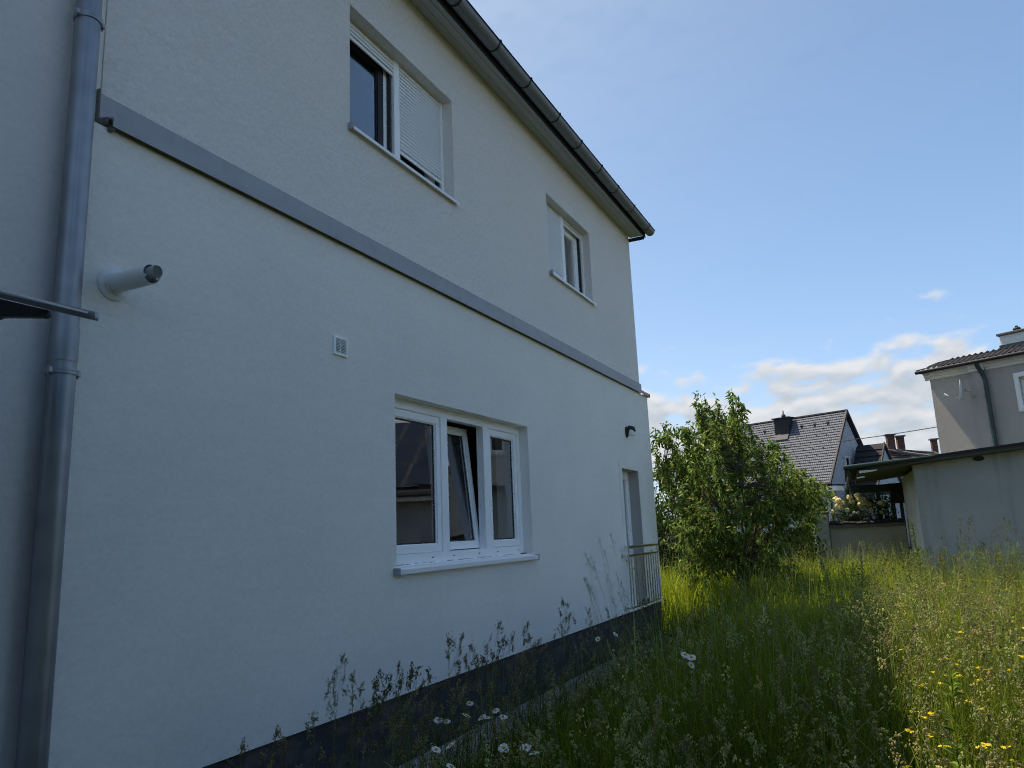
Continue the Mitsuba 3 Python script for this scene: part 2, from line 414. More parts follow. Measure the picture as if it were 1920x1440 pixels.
def slat_stack(win, ytop, y0, y1, z1, z0, x):
    """a roller shutter curtain, one mesh per slat, from z1 down to z0"""
    k = part(H, 'roller_shutter', cat([bx(x - 0.012, x + 0.004, y0, y1, z0 - 0.002, z0 + 0.032, 0.003)]), M_SLAT)
    z = z0 + 0.034
    pr = [(-0.007, 0.0095), (0.006, 0.0085), (0.0085, 0.013), (0.0095, 0.022), (0.0085, 0.032), (0.004, 0.0365), (-0.007, 0.0365)]
    part(k, 'backing', bx(x - 0.010, x - 0.008, y0, y1, z0, z1), M_ANTH)
    while z + 0.034 <= z1:
        part(k, 'slat', slab_y(Polygon([(x + a, z + b) for a, b in pr]), y0, y1), M_SLAT)
        z += 0.0365
    return k


def upper_window(w, mull, shut_left, shut_right, dark_left, right_white):
    y0, y1, z0, z1 = w
    GX = -0.200                       # front of the shutter guides
    k = part(H, 'window', slab_x(ring(y0, y1, z0, z1, (0.05, 0.05, 0.06, 0.08)).union(sbox(mull[0] - 0.02, z0, mull[1] + 0.02, z1)), -0.335, -0.275), M_PVC)
    part(k, 'shutter_guide', bx(-0.27, GX, mull[0], mull[1], z0 + 0.012, z1 - 0.004, 0.004), M_PVC)
    part(k, 'shutter_guide', bx(-0.27, GX, y1 - 0.042, y1 - 0.002, z0 + 0.012, z1 - 0.004, 0.004), M_PVC)
    part(k, 'shutter_guide', bx(-0.27, GX, y0 + 0.002, y0 + 0.042, z0 + 0.012, z1 - 0.004, 0.004), M_PVC)
    for yy in (mull[0] - 0.035, mull[1] + 0.015, y1 - 0.078):
        part(k, 'guide_slot', bx(-0.262, -0.225, yy, yy + 0.022, z0 + 0.012, z1 - 0.01), M_BLACK)
    part(k, 'shutter_box', bx(-0.33, -0.222, y0 + 0.001, y1 - 0.001, z1 - 0.035, z1 - 0.001), M_PVC)
    for (a, b, dark) in ((y0 + 0.05, mull[0] - 0.02, dark_left), (mull[1] + 0.02, y1 - 0.05, right_white)):
        m_ = M_ANTH if dark == 1 else M_PVC
        part(k, 'sash', sash_mesh(a + 0.004, b - 0.06, z0 + 0.064, z1 - 0.084, -0.268, 0.075), m_)
        part(k, 'casing', bx(-0.30, -0.262, b - 0.058, b - 0.002, z0 + 0.062, z1 - 0.082, 0.004), M_PVC)
        part(k, 'pane', pane_mesh(a + 0.07, b - 0.12, z0 + 0.13, z1 - 0.15, -0.290), M_GLASS)
    slat_stack(k, 0, y0 + 0.043, mull[0] - 0.003, z1 - 0.02, shut_left, -0.212)
    slat_stack(k, 0, mull[1] + 0.003, y1 - 0.045, z1 - 0.02, shut_right, -0.212)
    s_ = Polygon([(-0.20, z0 + 0.010), (-0.045, z0 - 0.006), (-0.045, z0 - 0.034), (-0.049, z0 - 0.034), (-0.049, z0 - 0.010), (-0.20, z0 + 0.004)])
    part(k, 'sill', slab_y(s_, y0 - 0.005, y1 + 0.035), M_SILL)
    part(k, 'sill_end', bx(-0.11, -0.041, y0 - 0.026, y0 - 0.006, z0 - 0.038, z0 + 0.022, 0.003), M_SILLCAP)
    return k


k1 = upper_window(W1, (5.285, 5.372), 5.83, 5.105, 1, 0)
k2 = upper_window(W2, (9.315, 9.410), 5.03, 5.885, 0, 0)
labels[k1] = {'label': 'upper window with its right shutter nearly closed and left one raised'}
labels[k2] = {'label': 'smaller looking upper window near the corner, left shutter closed'}
# a pale curtain behind the right half of the far window
cy = np.linspace(9.45, 9.99, 40)
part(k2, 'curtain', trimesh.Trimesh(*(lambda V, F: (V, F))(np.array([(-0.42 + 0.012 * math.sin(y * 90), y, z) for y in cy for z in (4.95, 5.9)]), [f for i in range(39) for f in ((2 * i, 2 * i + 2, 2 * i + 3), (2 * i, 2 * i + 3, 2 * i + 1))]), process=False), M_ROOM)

# narrow glazed door with its railing
dk = part(H, 'door', cat([slab_x(ring(DO[0], DO[1], 0.53, DO[3], 0.055), -0.235, -0.160)]), M_PVC, label='narrow white glazed door behind a steel railing')
part(dk, 'sash', sash_mesh(DO[0] + 0.057, DO[1] - 0.057, 0.59, DO[3] - 0.057, -0.170, 0.06), M_PVC)
part(dk, 'pane', pane_mesh(DO[0] + 0.11, DO[1] - 0.11, 0.64, DO[3] - 0.11, -0.20), M_GLASS)
part(dk, 'sill', bx(-0.18, 0.03, DO[0] - 0.13, DO[1] + 0.10, 0.503, 0.528, 0.004), M_SILL)
part(H, 'door_reveal', cat([bx(-0.158, -0.002, DO[1] - 0.004, DO[1] - 0.0005, 0.53, DO[3] - 0.005), bx(-0.158, -0.002, DO[0] + 0.001, DO[1] - 0.005, DO[3] - 0.004, DO[3] - 0.0005)]), M_REV, label='unpainted grey render lining the door opening')
RL = thing('railing', 'low steel safety railing fixed across the narrow garden door', 'railing')
for z, r in ((1.392, 0.021), (1.276, 0.016), (0.575, 0.014)):
    part(RL, 'rail', tube([(0.10, 10.385, z), (0.10, 11.895, z)], r, 12), M_STEEL, smooth=40)
for i in range(13):
    y = 10.41 + i * (11.87 - 10.41) / 12
    part(RL, 'baluster', tube([(0.10, y, 0.57), (0.10, y, 1.375 if i in (0, 12) else 1.27)], 0.0085, 8), M_STEEL, smooth=40)
for y, z in ((10.40, 1.276), (11.88, 1.276), (10.40, 0.575), (11.88, 0.575)):
    part(RL, 'wall_bracket', cat([tube([(0.0, y, z), (0.10, y, z)], 0.009, 8), tube([(0.0, y, z), (0.012, y, z)], 0.032, 12)]), M_STEEL)

# wall lamp
L = thing('wall_lamp', 'small black wall lamp with white glass above the narrow door', 'lamp')
part(L, 'back_plate', xf(revolve([(0, 0), (0.052, 0), (0.052, 0.018), (0.04, 0.03), (0, 0.03)], 24), np.array([[0, 0, 1, 0.0], [1, 0, 0, 11.02], [0, 1.6, 0, 3.075], [0, 0, 0, 1]])), M_BLACK, smooth=40)
part(L, 'hood', cat([tube([(0.02, 11.02, 3.10), (0.06, 11.02, 3.125), (0.11, 11.02, 3.115), (0.135, 11.02, 3.07)], [0.045, 0.048, 0.044, 0.020], 14)]), M_BLACK, smooth=50)
part(L, 'glass', tube([(0.085, 11.02, 3.112), (0.09, 11.02, 3.06), (0.092, 11.02, 3.02), (0.092, 11.02, 3.008)], [0.040, 0.048, 0.042, 0.02], 14), M_WHITE, smooth=50)

# vent grille
V = thing('vent_grille', 'small square white plastic vent grille on the smooth wall', 'vent')
part(V, 'frame', slab_x(ring(4.186, 4.338, 2.948, 3.085, 0.014), 0.001, 0.017), M_PVC)
part(V, 'backing', bx(0.001, 0.003, 4.195, 4.330, 2.957, 3.076), M_SILLCAP)
part(V, 'duct', xf(trimesh.creation.cylinder(0.047, 0.002, sections=28), np.array([[0, 0, 1, 0.0045], [1, 0, 0, 4.262], [0, 1, 0, 3.013], [0, 0, 0, 1]])), M_BLACK)
for i in range(10):
    z = 2.966 + i * 0.0112
    part(V, 'louvre', slab_y(Polygon([(0.006, z + 0.006), (0.0145, z), (0.0155, z + 0.002), (0.006, z + 0.009)]), 4.2, 4.324), M_PVC)
part(V, 'louvre_bar', bx(0.005, 0.013, 4.259, 4.265, 2.962, 3.072), M_PVC)

# boiler flue
F = thing('flue_pipe', 'white boiler flue pipe sticking out of the wall beside the downpipe', 'pipe')
FT = np.array([[0, 0, 1, 0.0], [1, 0, 0, 2.455], [0, 1, 0, 2.972], [0, 0, 0, 1]])
part(F, 'flange', revolve([(0.050, 0.0), (0.086, 0.0), (0.088, 0.006), (0.083, 0.011), (0.062, 0.016), (0.056, 0.030), (0.050, 0.030)], 48), M_FLUE, smooth=35, M=FT)
part(F, 'tube', revolve([(0.0495, 0.0), (0.0505, 0.002), (0.0505, 0.285), (0.0485, 0.287), (0.0465, 0.285), (0.0465, 0.0)], 48), M_FLUE, smooth=35, M=FT)
part(F, 'inner_tube', revolve([(0.0, 0.2), (0.031, 0.2), (0.031, 0.325), (0.029, 0.327), (0.029, 0.32), (0.0, 0.32)], 36), M_SILLCAP, smooth=35, M=FT @ trimesh.transformations.translation_matrix((0, 0.006, 0)))
part(F, 'inner_end', revolve([(0, 0.321), (0.0285, 0.321), (0.0285, 0.3225), (0, 0.3225)], 30), M_CONC, M=FT @ trimesh.transformations.translation_matrix((0, 0.006, 0)))
for sb in (bx(0.0, 0.008, 0.036, 0.048, 0.26, 0.284), bx(-0.04, -0.028, -0.02, -0.008, 0.26, 0.284), bx(0.028, 0.04, -0.02, -0.008, 0.26, 0.284)):
    part(F, 'spacer', sb, M_FLUE, M=FT)
part(F, 'screw', cat([bx(-0.004, 0.004, 0.0495, 0.0535, 0.238, 0.246), bx(0.02, 0.026, 0.0435, 0.0475, 0.238, 0.246)]), M_BLACK, M=FT)

# downpipe
D = thing('downpipe', 'tall round zinc downpipe in the corner at the left edge', 'downpipe')
px, py = 0.065, 2.180
part(D, 'pipe', tube([(px, py, 2.66), (px, py, 4.4), (px, py, 5.8)], 0.0585, 40), M_ZINC, smooth=50)
part(D, 'pipe', tube([(px, py, 0.0), (px, py, 2.50), (px, py, 2.505)], 0.0600, 40), M_ZINC, smooth=50)
part(D, 'socket', tube([(px, py, 2.50), (px, py, 2.507), (px, py, 2.664), (px, py, 2.668)], [0.0595, 0.0625, 0.0625, 0.0600], 40), M_ZINC, smooth=50)
for z in (2.455, 4.285):
    c_ = part(D, 'clamp', revolve([(0.0612, -0.015), (0.0650, -0.014), (0.0660, -0.004), (0.0645, 0), (0.0660, 0.004), (0.0650, 0.014), (0.0612, 0.015)], 40), M_ZINC, smooth=35, M=trimesh.transformations.translation_matrix((px, py, z)))
    for sgn in (-1, 1):
        part(c_, 'bolt', cat([bx(px - 0.005, px + 0.03, py + sgn * 0.068 - 0.009, py + sgn * 0.068 + 0.009, z - 0.014, z + 0.014, 0.003), tube([(px + 0.012, py + sgn * 0.07, z - 0.022), (px + 0.012, py + sgn * 0.07, z + 0.02)], 0.005, 8)]), M_GREYMET)

# adjoining house with the door canopy
A = thing('adjoining_house', 'neighbouring house with plain grey wall left of the zinc downpipe', 'house')
AM = frame((-0.03, 2.235, 0), (0.13, -0.99))
part(A, 'wall', bx(0.0, 6.0, -3.0, 0.0, 0.0, 6.9), M_ADJ, M=AM @ np.diag([1, 1, 1, 1.0]))
C = thing('door_canopy', 'grey door canopy with black bracket cutting into the left edge', 'canopy')
TX, TZ, SL, YB = 1.321, 2.342, 0.322, 1.45
pts = [(0.2, YB), (TX - 0.03, YB), (TX, YB - 0.02), (TX + 0.035, YB - 0.35), (TX + 0.05, YB - 0.75), (TX + 0.02, 0.0), (0.2, 0.0)]
cs = ext(Polygon(pts), 0.006)
cs.vertices[:, 2] += TZ - SL * (cs.vertices[:, 0] - TX)
part(C, 'sheet', cs, M_POLY)
ra = np.array([[0.2, YB, TZ - SL * (0.2 - TX)], [TX - 0.25, YB, TZ + SL * 0.25 - 0.001], [TX, YB, TZ]])
part(C, 'edge_rail', cat([slab_y(Polygon([(0.25, TZ - SL * (0.25 - TX) - 0.017), (TX, TZ - 0.016), (TX + 0.004, TZ - 0.008), (TX, TZ + 0.012), (0.25, TZ - SL * (0.25 - TX) + 0.012)]), YB + 0.0005, YB + 0.012)]), M_GREYMET)
bz = lambda x: TZ - SL * (x - TX) - 0.019
part(C, 'bracket', slab_y(Polygon([(0.25, bz(0.25)), (TX - 0.235, bz(TX - 0.235)), (TX - 0.225, bz(TX - 0.225) - 0.015), (TX - 0.245, bz(TX - 0.245) - 0.028), (0.98, bz(0.98) - 0.042), (0.85, bz(0.85) - 0.062), (0.70, bz(0.7) - 0.12), (0.45, bz(0.45) - 0.26), (0.25, bz(0.25) - 0.4)]), YB - 0.012, YB + 0.014), M_BLACK)
part(C, 'sticker', slab_y(Polygon([(0.80, bz(0.8) - 0.010), (0.855, bz(0.855) - 0.008), (0.855, bz(0.855) - 0.026), (0.80, bz(0.8) - 0.030)]), YB - 0.0135, YB - 0.0122), M_WHITE)

#@NEIGHBOURS
# ------------------------------------------------------------------ beige house on the right
RH = thing('house', 'beige neighbouring house with dark tiled roof edge and satellite dish', 'house')
RM = frame((5.22, 29.20, 0), (0.875, -0.485))
W = 7.1
wl = sbox(0, 0, W, 6.30).difference(sbox(2.68, 4.84, 3.75, 5.80)).difference(sbox(5.0, 4.84, 6.1, 5.80))
part(RH, 'wall', cat([slab_y(wl, 0.0, 0.35), bx(0, 0.35, 0.36, 7.5, 0, 6.3), bx(W - 0.35, W, 0.36, 7.5, 0, 6.3), bx(0.36, W - 0.36, 7.1, 7.5, 0, 6.3), bx(0.36, W - 0.36, 0.36, 7.1, 6.2, 6.3), bx(0.36, W - 0.36, 2.5, 2.6, 0, 6.2)]), M_BEIGE, M=RM)
part(RH, 'pilaster', bx(1.385, 1.72, -0.12, -0.001, 0, 6.2), M_BEIGE, M=RM)


def cornice(x0, x1, y):
    return slab_x(Polygon([(y, 6.19), (y - 0.05, 6.20), (y - 0.06, 6.28), (y - 0.10, 6.30), (y - 0.11, 6.37), (y - 0.17, 6.40), (y - 0.18, 6.47), (y, 6.47)]), x0, x1)


part(RH, 'cornice', cat([cornice(-0.14, 1.385, 0.0), cornice(1.33, 1.78, -0.12), cornice(1.78, W + 0.1, 0.0)]), M_TRIM, M=RM)
nx = 300
xs = np.linspace(-0.30, W + 0.3, nx)
rows = np.linspace(0, 1, 4)
vv = []
for t in rows:
    y = -0.28 + 0.80 * t
    for x in xs:
        xx = np.clip(x, -0.30 + 0.80 * t, W + 0.3 - 0.80 * t)
        vv.append((xx, y, 6.545 + 0.34 * t + 0.036 * max(math.sin(2 * math.pi * xx / 0.185), -0.3)))
ff = [f for r_ in range(3) for i in range(nx - 1) for f in ((r_ * nx + i, r_ * nx + i + 1, (r_ + 1) * nx + i + 1), (r_ * nx + i, (r_ + 1) * nx + i + 1, (r_ + 1) * nx + i))]
part(RH, 'roof', trimesh.Trimesh(np.array(vv), ff, process=False), M_DARKROOF, M=RM)
part(RH, 'roof_deck', cat([bx(0.4, W - 0.4, 0.35, 7.2, 6.3, 6.84), bx(-0.28, 0.0, -0.25, 7.5, 6.47, 6.52), slab_x(Polygon([(-0.2, 6.5), (0.5, 6.52), (0.5, 6.83)]), 0.3, W - 0.3)]), M_DARKROOF, M=RM)
part(RH, 'gutter', tube([(-0.28, -0.33, 6.47), (W + 0.28, -0.33, 6.47)], 0.060, 10), M_ANTH, smooth=40, M=RM)
part(RH, 'downpipe', tube([(1.66, -0.31, 6.44), (1.66, -0.28, 6.34), (1.74, -0.16, 6.05), (1.77, -0.14, 5.85), (1.77, -0.14, 0.3)], 0.065, 14), M_DKGREEN, smooth=40, M=RM)
for x0 in (2.55, 4.87):
    wk = part(RH, 'window', cat([slab_y(ring(x0, x0 + 1.36, 4.71, 5.93, 0.14), -0.05, -0.001), slab_y(ring(x0 + 0.05, x0 + 1.31, 4.76, 5.88, 0.09), -0.075, -0.051)]), M_WHITE, M=RM)
    part(wk, 'frame', slab_y(ring(x0 + 0.13, x0 + 1.2, 4.84, 5.80, 0.07).union(sbox(x0 + 0.62, 4.84, x0 + 0.70, 5.8)), 0.10, 0.16), M_PVC, M=RM)
    part(wk, 'pane', trimesh.Trimesh([(x0 + 0.14, 0.14, 4.85), (x0 + 1.19, 0.14, 4.85), (x0 + 1.19, 0.14, 5.79), (x0 + 0.14, 0.14, 5.79)], [(0, 1, 2), (0, 2, 3)], process=False), M_GLASS, M=RM)
ck = part(RH, 'chimney', bx(1.98, 3.6, 0.9, 1.5, 6.6, 7.38, 0.01), M_TRIM, M=RM)
part(ck, 'cap', bx(1.91, 3.67, 0.83, 1.57, 7.382, 7.46, 0.015), M_CONC, M=RM)
part(ck, 'base_flashing', bx(1.95, 3.63, 0.86, 1.54, 6.6, 7.06), M_DKGREEN, M=RM)
part(ck, 'cowl', revolve([(0, 7.46), (0.05, 7.46), (0.05, 7.50), (0.11, 7.53), (0.12, 7.57), (0.09, 7.61), (0.04, 7.63), (0.05, 7.66), (0.0, 7.68)], 18), M_ANTH, smooth=40, M=RM @ trimesh.transformations.translation_matrix((2.42, 1.2, 0)))

# satellite dish, seen edge on
S = thing('satellite_dish', 'white satellite dish seen edge on, on the beige house', 'satellite dish')
dc = np.array([6.00, 28.05, 5.60])
nrm = np.array([-0.985, 0.10, 0.13])
nrm /= np.linalg.norm(nrm)
zz = nrm
xx_ = np.cross([0, 0, 1.0], zz)
xx_ /= np.linalg.norm(xx_)
DM = np.eye(4)
DM[:3, 0], DM[:3, 1], DM[:3, 2], DM[:3, 3] = xx_, np.cross(zz, xx_), zz, dc
pr = [(r, 0.55 * r * r) for r in np.linspace(0, 0.33, 9)]
part(S, 'dish', revolve(pr + [(r, z - 0.008) for r, z in pr[::-1]], 40), M_WHITE, smooth=40, M=DM)
tip = dc + nrm * 0.46 + np.array([0, 0, -0.18])
low_ = dc - np.array([0, 0, 0.31])
part(S, 'arm', tube([low_ - nrm * 0.02, tip], 0.011, 6), M_GREYMET)
part(S, 'receiver', cat([tube([tip + np.array([-0.06, 0, 0.04]), tip, tip + np.array([0.06, 0, -0.05])], [0.03, 0.036, 0.028], 10)]), M_WHITE)
wallp = at(RM, 1.36, -0.01, 5.42)
part(S, 'bracket', cat([tube([dc - nrm * 0.02 + np.array([0, 0, -0.05]), dc - nrm * 0.28 + np.array([0, 0, -0.04])], 0.022, 6), tube([dc - nrm * 0.24 + np.array([0, 0, 0.1]), dc - nrm * 0.24 + np.array([0, 0, -0.22]), wallp], 0.018, 6), tube([dc - nrm * 0.12 + np.array([0, -0.08, 0.04]), dc - nrm * 0.12 + np.array([0, 0.08, 0.02])], 0.02, 6)]), M_GREYMET)

# ------------------------------------------------------------------ garage with the canopy roof
G = thing('garage', 'low dark grey garage with overhanging flat roof at the right edge', 'garage')
GM = frame((3.93, 16.44, 0), (0.9990, 0.045))
SLP = 0.100
part(G, 'wall', cat([slab_y(Polygon([(0, 0), (2.7, 0), (2.7, 2.61 + 0.085 * 2.7), (0, 2.618)]), 0.0, 0.25), bx(0.0, 0.25, 0.251, 3.5, 0, 2.53), bx(0.26, 2.7, 3.25, 3.5, 0, 2.6), bx(2.45, 2.7, 0.26, 3.24, 0, 2.6)]), M_GAR, M=GM)
rp = Polygon([(-0.98, 2.500), (0.0, 2.622), (2.9, 2.612 + 0.085 * 2.9), (2.9, 2.69 + 0.085 * 2.9), (0.0, 2.700), (-0.98, 2.575)])
part(G, 'roof', slab_y(rp, -0.28, 4.6), M_SHED, M=GM)
part(G, 'roof_sheet', slab_y(Polygon([(-1.2, 2.590), (0.0, 2.702), (3.0, 2.692 + 0.085 * 3.0), (3.0, 2.722 + 0.085 * 3.0), (0, 2.735), (-1.2, 2.632)]), -0.33, 4.7), M_ANTH, M=GM)
part(G, 'gutter', tube([(-1.22, -0.36, 2.625), (-0.5, -0.36, 2.675), (0.35, -0.36, 2.735)], [0.045, 0.040, 0.018], 10), M_DKGREEN, smooth=40, M=GM)
part(G, 'edge_trim', slab_y(Polygon([(-0.95, 2.505), (-0.66, 2.535), (-0.62, 2.560), (-0.95, 2.555)]), -0.30, -0.284), M_WHITE, M=GM)
part(G, 'edge_trim', slab_y(Polygon([(-1.0, 2.415), (-0.86, 2.43), (-0.86, 2.452), (-1.0, 2.437)]), -0.25, -0.2), M_WHITE, M=GM)
part(G, 'downpipe', tube([(-1.16, -0.34, 2.58), (-1.13, -0.30, 2.48), (-1.16, 1.8, 2.42), (-1.20, 3.6, 2.36), (-1.16, 3.75, 2.2), (-1.14, 3.78, 0.4)], 0.035, 10), M_DKGREEN, smooth=40, M=GM)
part(G, 'vent', xf(revolve([(0, 0), (0.085, 0), (0.085, 0.02), (0.07, 0.025), (0.06, 0.012), (0, 0.012)], 24), np.array([[1.05, 0, 0, 1.10], [0, 0, -1, -0.003], [0, 0.50, 0, 2.655], [0, 0, 0, 1]])), M_ANTH, M=GM)
# glazed garden room behind the garden wall
P = thing('garden_room', 'dark green glazed garden room under the garage roof overhang', 'pavilion')
for x, y, w_ in ((-1.05, 3.9, 0.05), (-0.52, 3.85, 0.055), (-0.22, 4.0, 0.055), (-0.05, 3.9, 0.04), (-1.0, 6.4, 0.05), (0.35, 6.3, 0.05)):
    part(P, 'post', bx(x - w_ / 2 - 0.02, x + w_ / 2 + 0.02, y, y + 0.08, 0, 2.43, 0.006), M_DKGREEN, M=GM)
part(P, 'beam', cat([bx(-1.12, 0.5, 3.86, 3.96, 2.26, 2.44, 0.006)]), M_DKGREEN, M=GM)
part(P, 'beam', bx(-1.12, 0.5, 6.3, 6.42, 2.26, 2.44, 0.006), M_DKGREEN, M=GM)
for x0, x1 in ((-0.98, -0.75), (-0.74, -0.58), (-0.46, -0.28), (-0.16, -0.06)):
    part(P, 'pane', trimesh.Trimesh([(x0, 3.93, 1.0), (x1, 3.93, 1.0), (x1, 3.93, 2.26), (x0, 3.93, 2.26)], [(0, 1, 2), (0, 2, 3)], process=False), M_GLASS, M=GM)
    part(P, 'glazing_bar', bx(x1 - 0.002, x1 + 0.018, 3.92, 3.95, 1.0, 2.26), M_WHITE, M=GM)
part(P, 'blind', cat([bx(-0.26, 0.02, 3.70, 3.82, 1.98, 2.40, 0.01), bx(-0.30, 0.1, 3.60, 3.7, 2.28, 2.44, 0.01)]), M_ANTH, M=GM)

# ------------------------------------------------------------------ garden wall, pillar
GWL = thing('garden_wall', 'weathered grey garden wall with dark tile coping behind the tree', 'wall')
part(GWL, 'wall', cat([bx(2.12, 3.72, 19.70, 19.95, 0, 1.56), bx(-9, 1.72, 19.72, 19.95, 0, 1.40)]), M_WALL)
for i in range(11):
    x = 2.12 + i * 0.146
    part(GWL, 'coping_tile', xf(bx(0, 0.143, -0.19, 0.19, 0, 0.045, 0.012), trimesh.transformations.translation_matrix((x, 19.82, 1.562 + 0.004 * rng.normal())) @ trimesh.transformations.rotation_matrix(0.03 * rng.normal() + 0.14, [1, 0, 0])), M_DARKROOF)
part(GWL, 'ledge', bx(2.12, 3.72, 19.66, 19.698, 1.46, 1.555), M_CONC)
PI = thing('gate_pillar', 'pale rendered pillar with dark cap between tree and roses', 'pillar')
part(PI, 'shaft', bx(1.73, 2.11, 19.60, 19.98, 0, 1.80, 0.01), M_WALL)
part(PI, 'cap', bx(1.70, 2.14, 19.57, 20.01, 1.803, 1.86, 0.02), M_CONC)
part(PI, 'pot', revolve([(0, 0), (0.13, 0), (0.16, 0.2), (0.17, 0.21), (0.15, 0.22), (0, 0.2)], 20), M_ANTH, smooth=40, M=trimesh.transformations.translation_matrix((1.98, 19.8, 1.86)))

# ------------------------------------------------------------------ house with the steep grey tiled roof
GH = thing('house', 'house with steep grey tiled roof and dark chimney behind the tree', 'house')
HM = frame((0.70, 45.73, 0), (0.922, -0.388))       # x to the right along the ridge, origin at the front eave corner
run, ez, rz = 3.035, 3.70, 7.93
LEN = 9.0
part(GH, 'wall', cat([bx(-LEN, -0.12, 0.25, 2 * run - 0.25, 0, ez + 0.05), slab_x(Polygon([(0.25, 0), (2 * run - 0.25, 0), (2 * run - 0.25, ez + 0.2), (run, rz - 0.16), (0.25, ez + 0.2)]), -0.30, -0.10)]), M_GABLE, M=HM)
sl = math.hypot(run, rz - ez)
ca, sa = run / sl, (rz - ez) / sl
NC = 27
step = sl / NC
for i in range(NC):
    nt = 76
    xs = np.linspace(-LEN, 0.0, nt + 1)
    t0, t1 = i * step, (i + 1) * step + 0.03
    xs2 = np.repeat(xs, 2)[1:-1]
    lift = np.tile([0.0, 0.020], nt)
    v_ = []
    for (x, l_) in zip(xs2, lift):
        for (t, h) in ((t0, 0.01), (t0, 0.050), (t1, 0.012)):
            hh = h + (l_ if h > 0.02 else 0.3 * l_)
            v_.append((x, t * ca - hh * sa, ez + t * sa + hh * ca))
    f_ = []
    for j in range(len(xs2) - 1):
        a, b = 3 * j, 3 * j + 3
        f_ += [(a, b, b + 1), (a, b + 1, a + 1), (a + 1, b + 1, b + 2), (a + 1, b + 2, a + 2)]
    part(GH + '__roof', 'tile_course', trimesh.Trimesh(np.array(v_), f_, process=False), M_GREYTILE, M=HM)
part(GH, 'roof', cat([slab_x(Polygon([(-0.05, ez - 0.05), (run, rz - 0.02), (2 * run + 0.05, ez - 0.05), (2 * run, ez - 0.2), (run, rz - 0.25), (0, ez - 0.2)]), -LEN, -0.02), tube([(-LEN, run, rz + 0.02), (0.02, run, rz + 0.02)], 0.09, 8)]), M_DARKROOF, M=HM)
part(GH, 'verge', slab_x(Polygon([(-0.12, ez - 0.16), (-0.1, ez + 0.04), (run, rz + 0.12), (2 * run + 0.1, ez + 0.04), (2 * run + 0.12, ez - 0.16), (run, rz - 0.12)]), 0.0, 0.10), M_ANTH, M=HM)
part(GH, 'gutter', tube([(-LEN, -0.12, ez - 0.06), (0.15, -0.12, ez - 0.06)], 0.07, 8), M_ANTH, smooth=40, M=HM)
part(GH, 'downpipe', tube([(-0.25, -0.10, ez - 0.10), (-0.22, 0.02, ez - 0.3), (-0.15, 0.2, ez - 0.8), (-0.15, 0.2, 0.2)], 0.05, 8), M_ANTH, smooth=40, M=HM)
part(GH, 'eave_return', cat([bx(-0.1, 0.35, -0.1, 0.8, ez - 0.45, ez - 0.18), ]), M_WHITE, M=HM)
part(GH, 'eave_return', bx(-0.12, 0.40, -0.13, 0.85, ez - 0.178, ez - 0.10), M_DARKROOF, M=HM)
ck = part(GH, 'chimney', bx(-4.22, -3.28, run - 0.8, run - 0.25, rz - 1.2, rz + 0.02), M_ANTH, M=HM)
part(ck, 'cap', bx(-4.32, -3.18, run - 0.9, run - 0.15, rz + 0.023, rz + 0.09), M_ANTH, M=HM)
part(ck, 'finial', revolve([(0, 0), (0.12, 0), (0.13, 0.15), (0.04, 0.25), (0.03, 0.45), (0, 0.46)], 12), M_ANTH, M=HM @ trimesh.transformations.translation_matrix((-3.7, run - 0.5, rz + 0.09)))
part(ck, 'apron', slab_x(Polygon([(run - 1.05, rz - 1.34), (run - 0.79, rz - 0.98), (run - 0.83, rz - 0.95), (run - 1.09, rz - 1.30)]), -4.2, -3.3), M_CONC, M=HM)


def on_roof(x, t, h=0.08):
    return at(HM, x, t * ca - h * sa, ez + t * sa + h * ca)


for i in range(6):
    part(GH, 'roof_vent', trimesh.convex.convex_hull(np.vstack([on_roof(-0.95 - 0.83 * i + dx, sl - 0.75 + dt, hh) for dx in (-0.06, 0.06) for dt, hh in ((-0.08, 0.06), (-0.08, 0.16), (0.1, 0.06))])), M_ANTH)
hk = []
for r_ in range(8):
    for i in range(12):
        x = -0.55 - 0.62 * i - 0.31 * (r_ % 2)
        t = sl - 1.15 - 0.5 * r_
        hk.append(trimesh.convex.convex_hull(np.vstack([on_roof(x + dx, t + dt, hh) for dx in (-0.018, 0.018) for dt, hh in ((-0.03, 0.06), (-0.03, 0.105), (0.04, 0.06))])))
stuff_part(GH, 'snow_hooks', cat(hk), M_ANTH)
wk = part(GH, 'window', slab_x(ring(2.35, 2.85, 4.30, 5.25, 0.07), -0.10, -0.06), M_WHITE, M=HM)
part(wk, 'pane', bx(-0.099, -0.085, 2.42, 2.78, 4.37, 5.18), M_PANEL, M=HM)
part(wk, 'guard_rail', cat([bx(-0.06, -0.02, 2.0, 3.2, 5.14, 5.18), bx(-0.06, -0.02, 2.25, 3.0, 4.7, 4.73)]), M_GABLE, M=HM)
# lower wing continuing to the right
part(GH, 'wing_wall', slab_x(Polygon([(1.95, 0), (5.3, 0), (5.3, 3.9), (3.62, 5.70), (1.95, 3.2)]), 0.0, 1.62), M_GABLE, M=HM)
wv, wf = [], []
part(GH, 'wing_roof', cat([slab_x(Polygon([(1.35, 2.55), (3.62, 5.86), (5.9, 3.0), (5.8, 2.9), (3.62, 5.70), (1.43, 2.5)]), 0.11, 1.66), *[slab_x(Polygon([(1.35 + 0.252 * i, 2.57 + 0.368 * i), (1.30 + 0.252 * i, 2.60 + 0.368 * i), (1.60 + 0.252 * i, 2.935 + 0.368 * i)]), 0.11, 1.66) for i in range(9)]]), M_DARKROOF, M=HM)
part(GH, 'wing_verge', slab_x(Polygon([(1.30, 2.50), (3.62, 5.95), (5.95, 2.95), (5.8, 2.82), (3.62, 5.74), (1.42, 2.42)]), 1.662, 1.74), M_ANTH, M=HM)

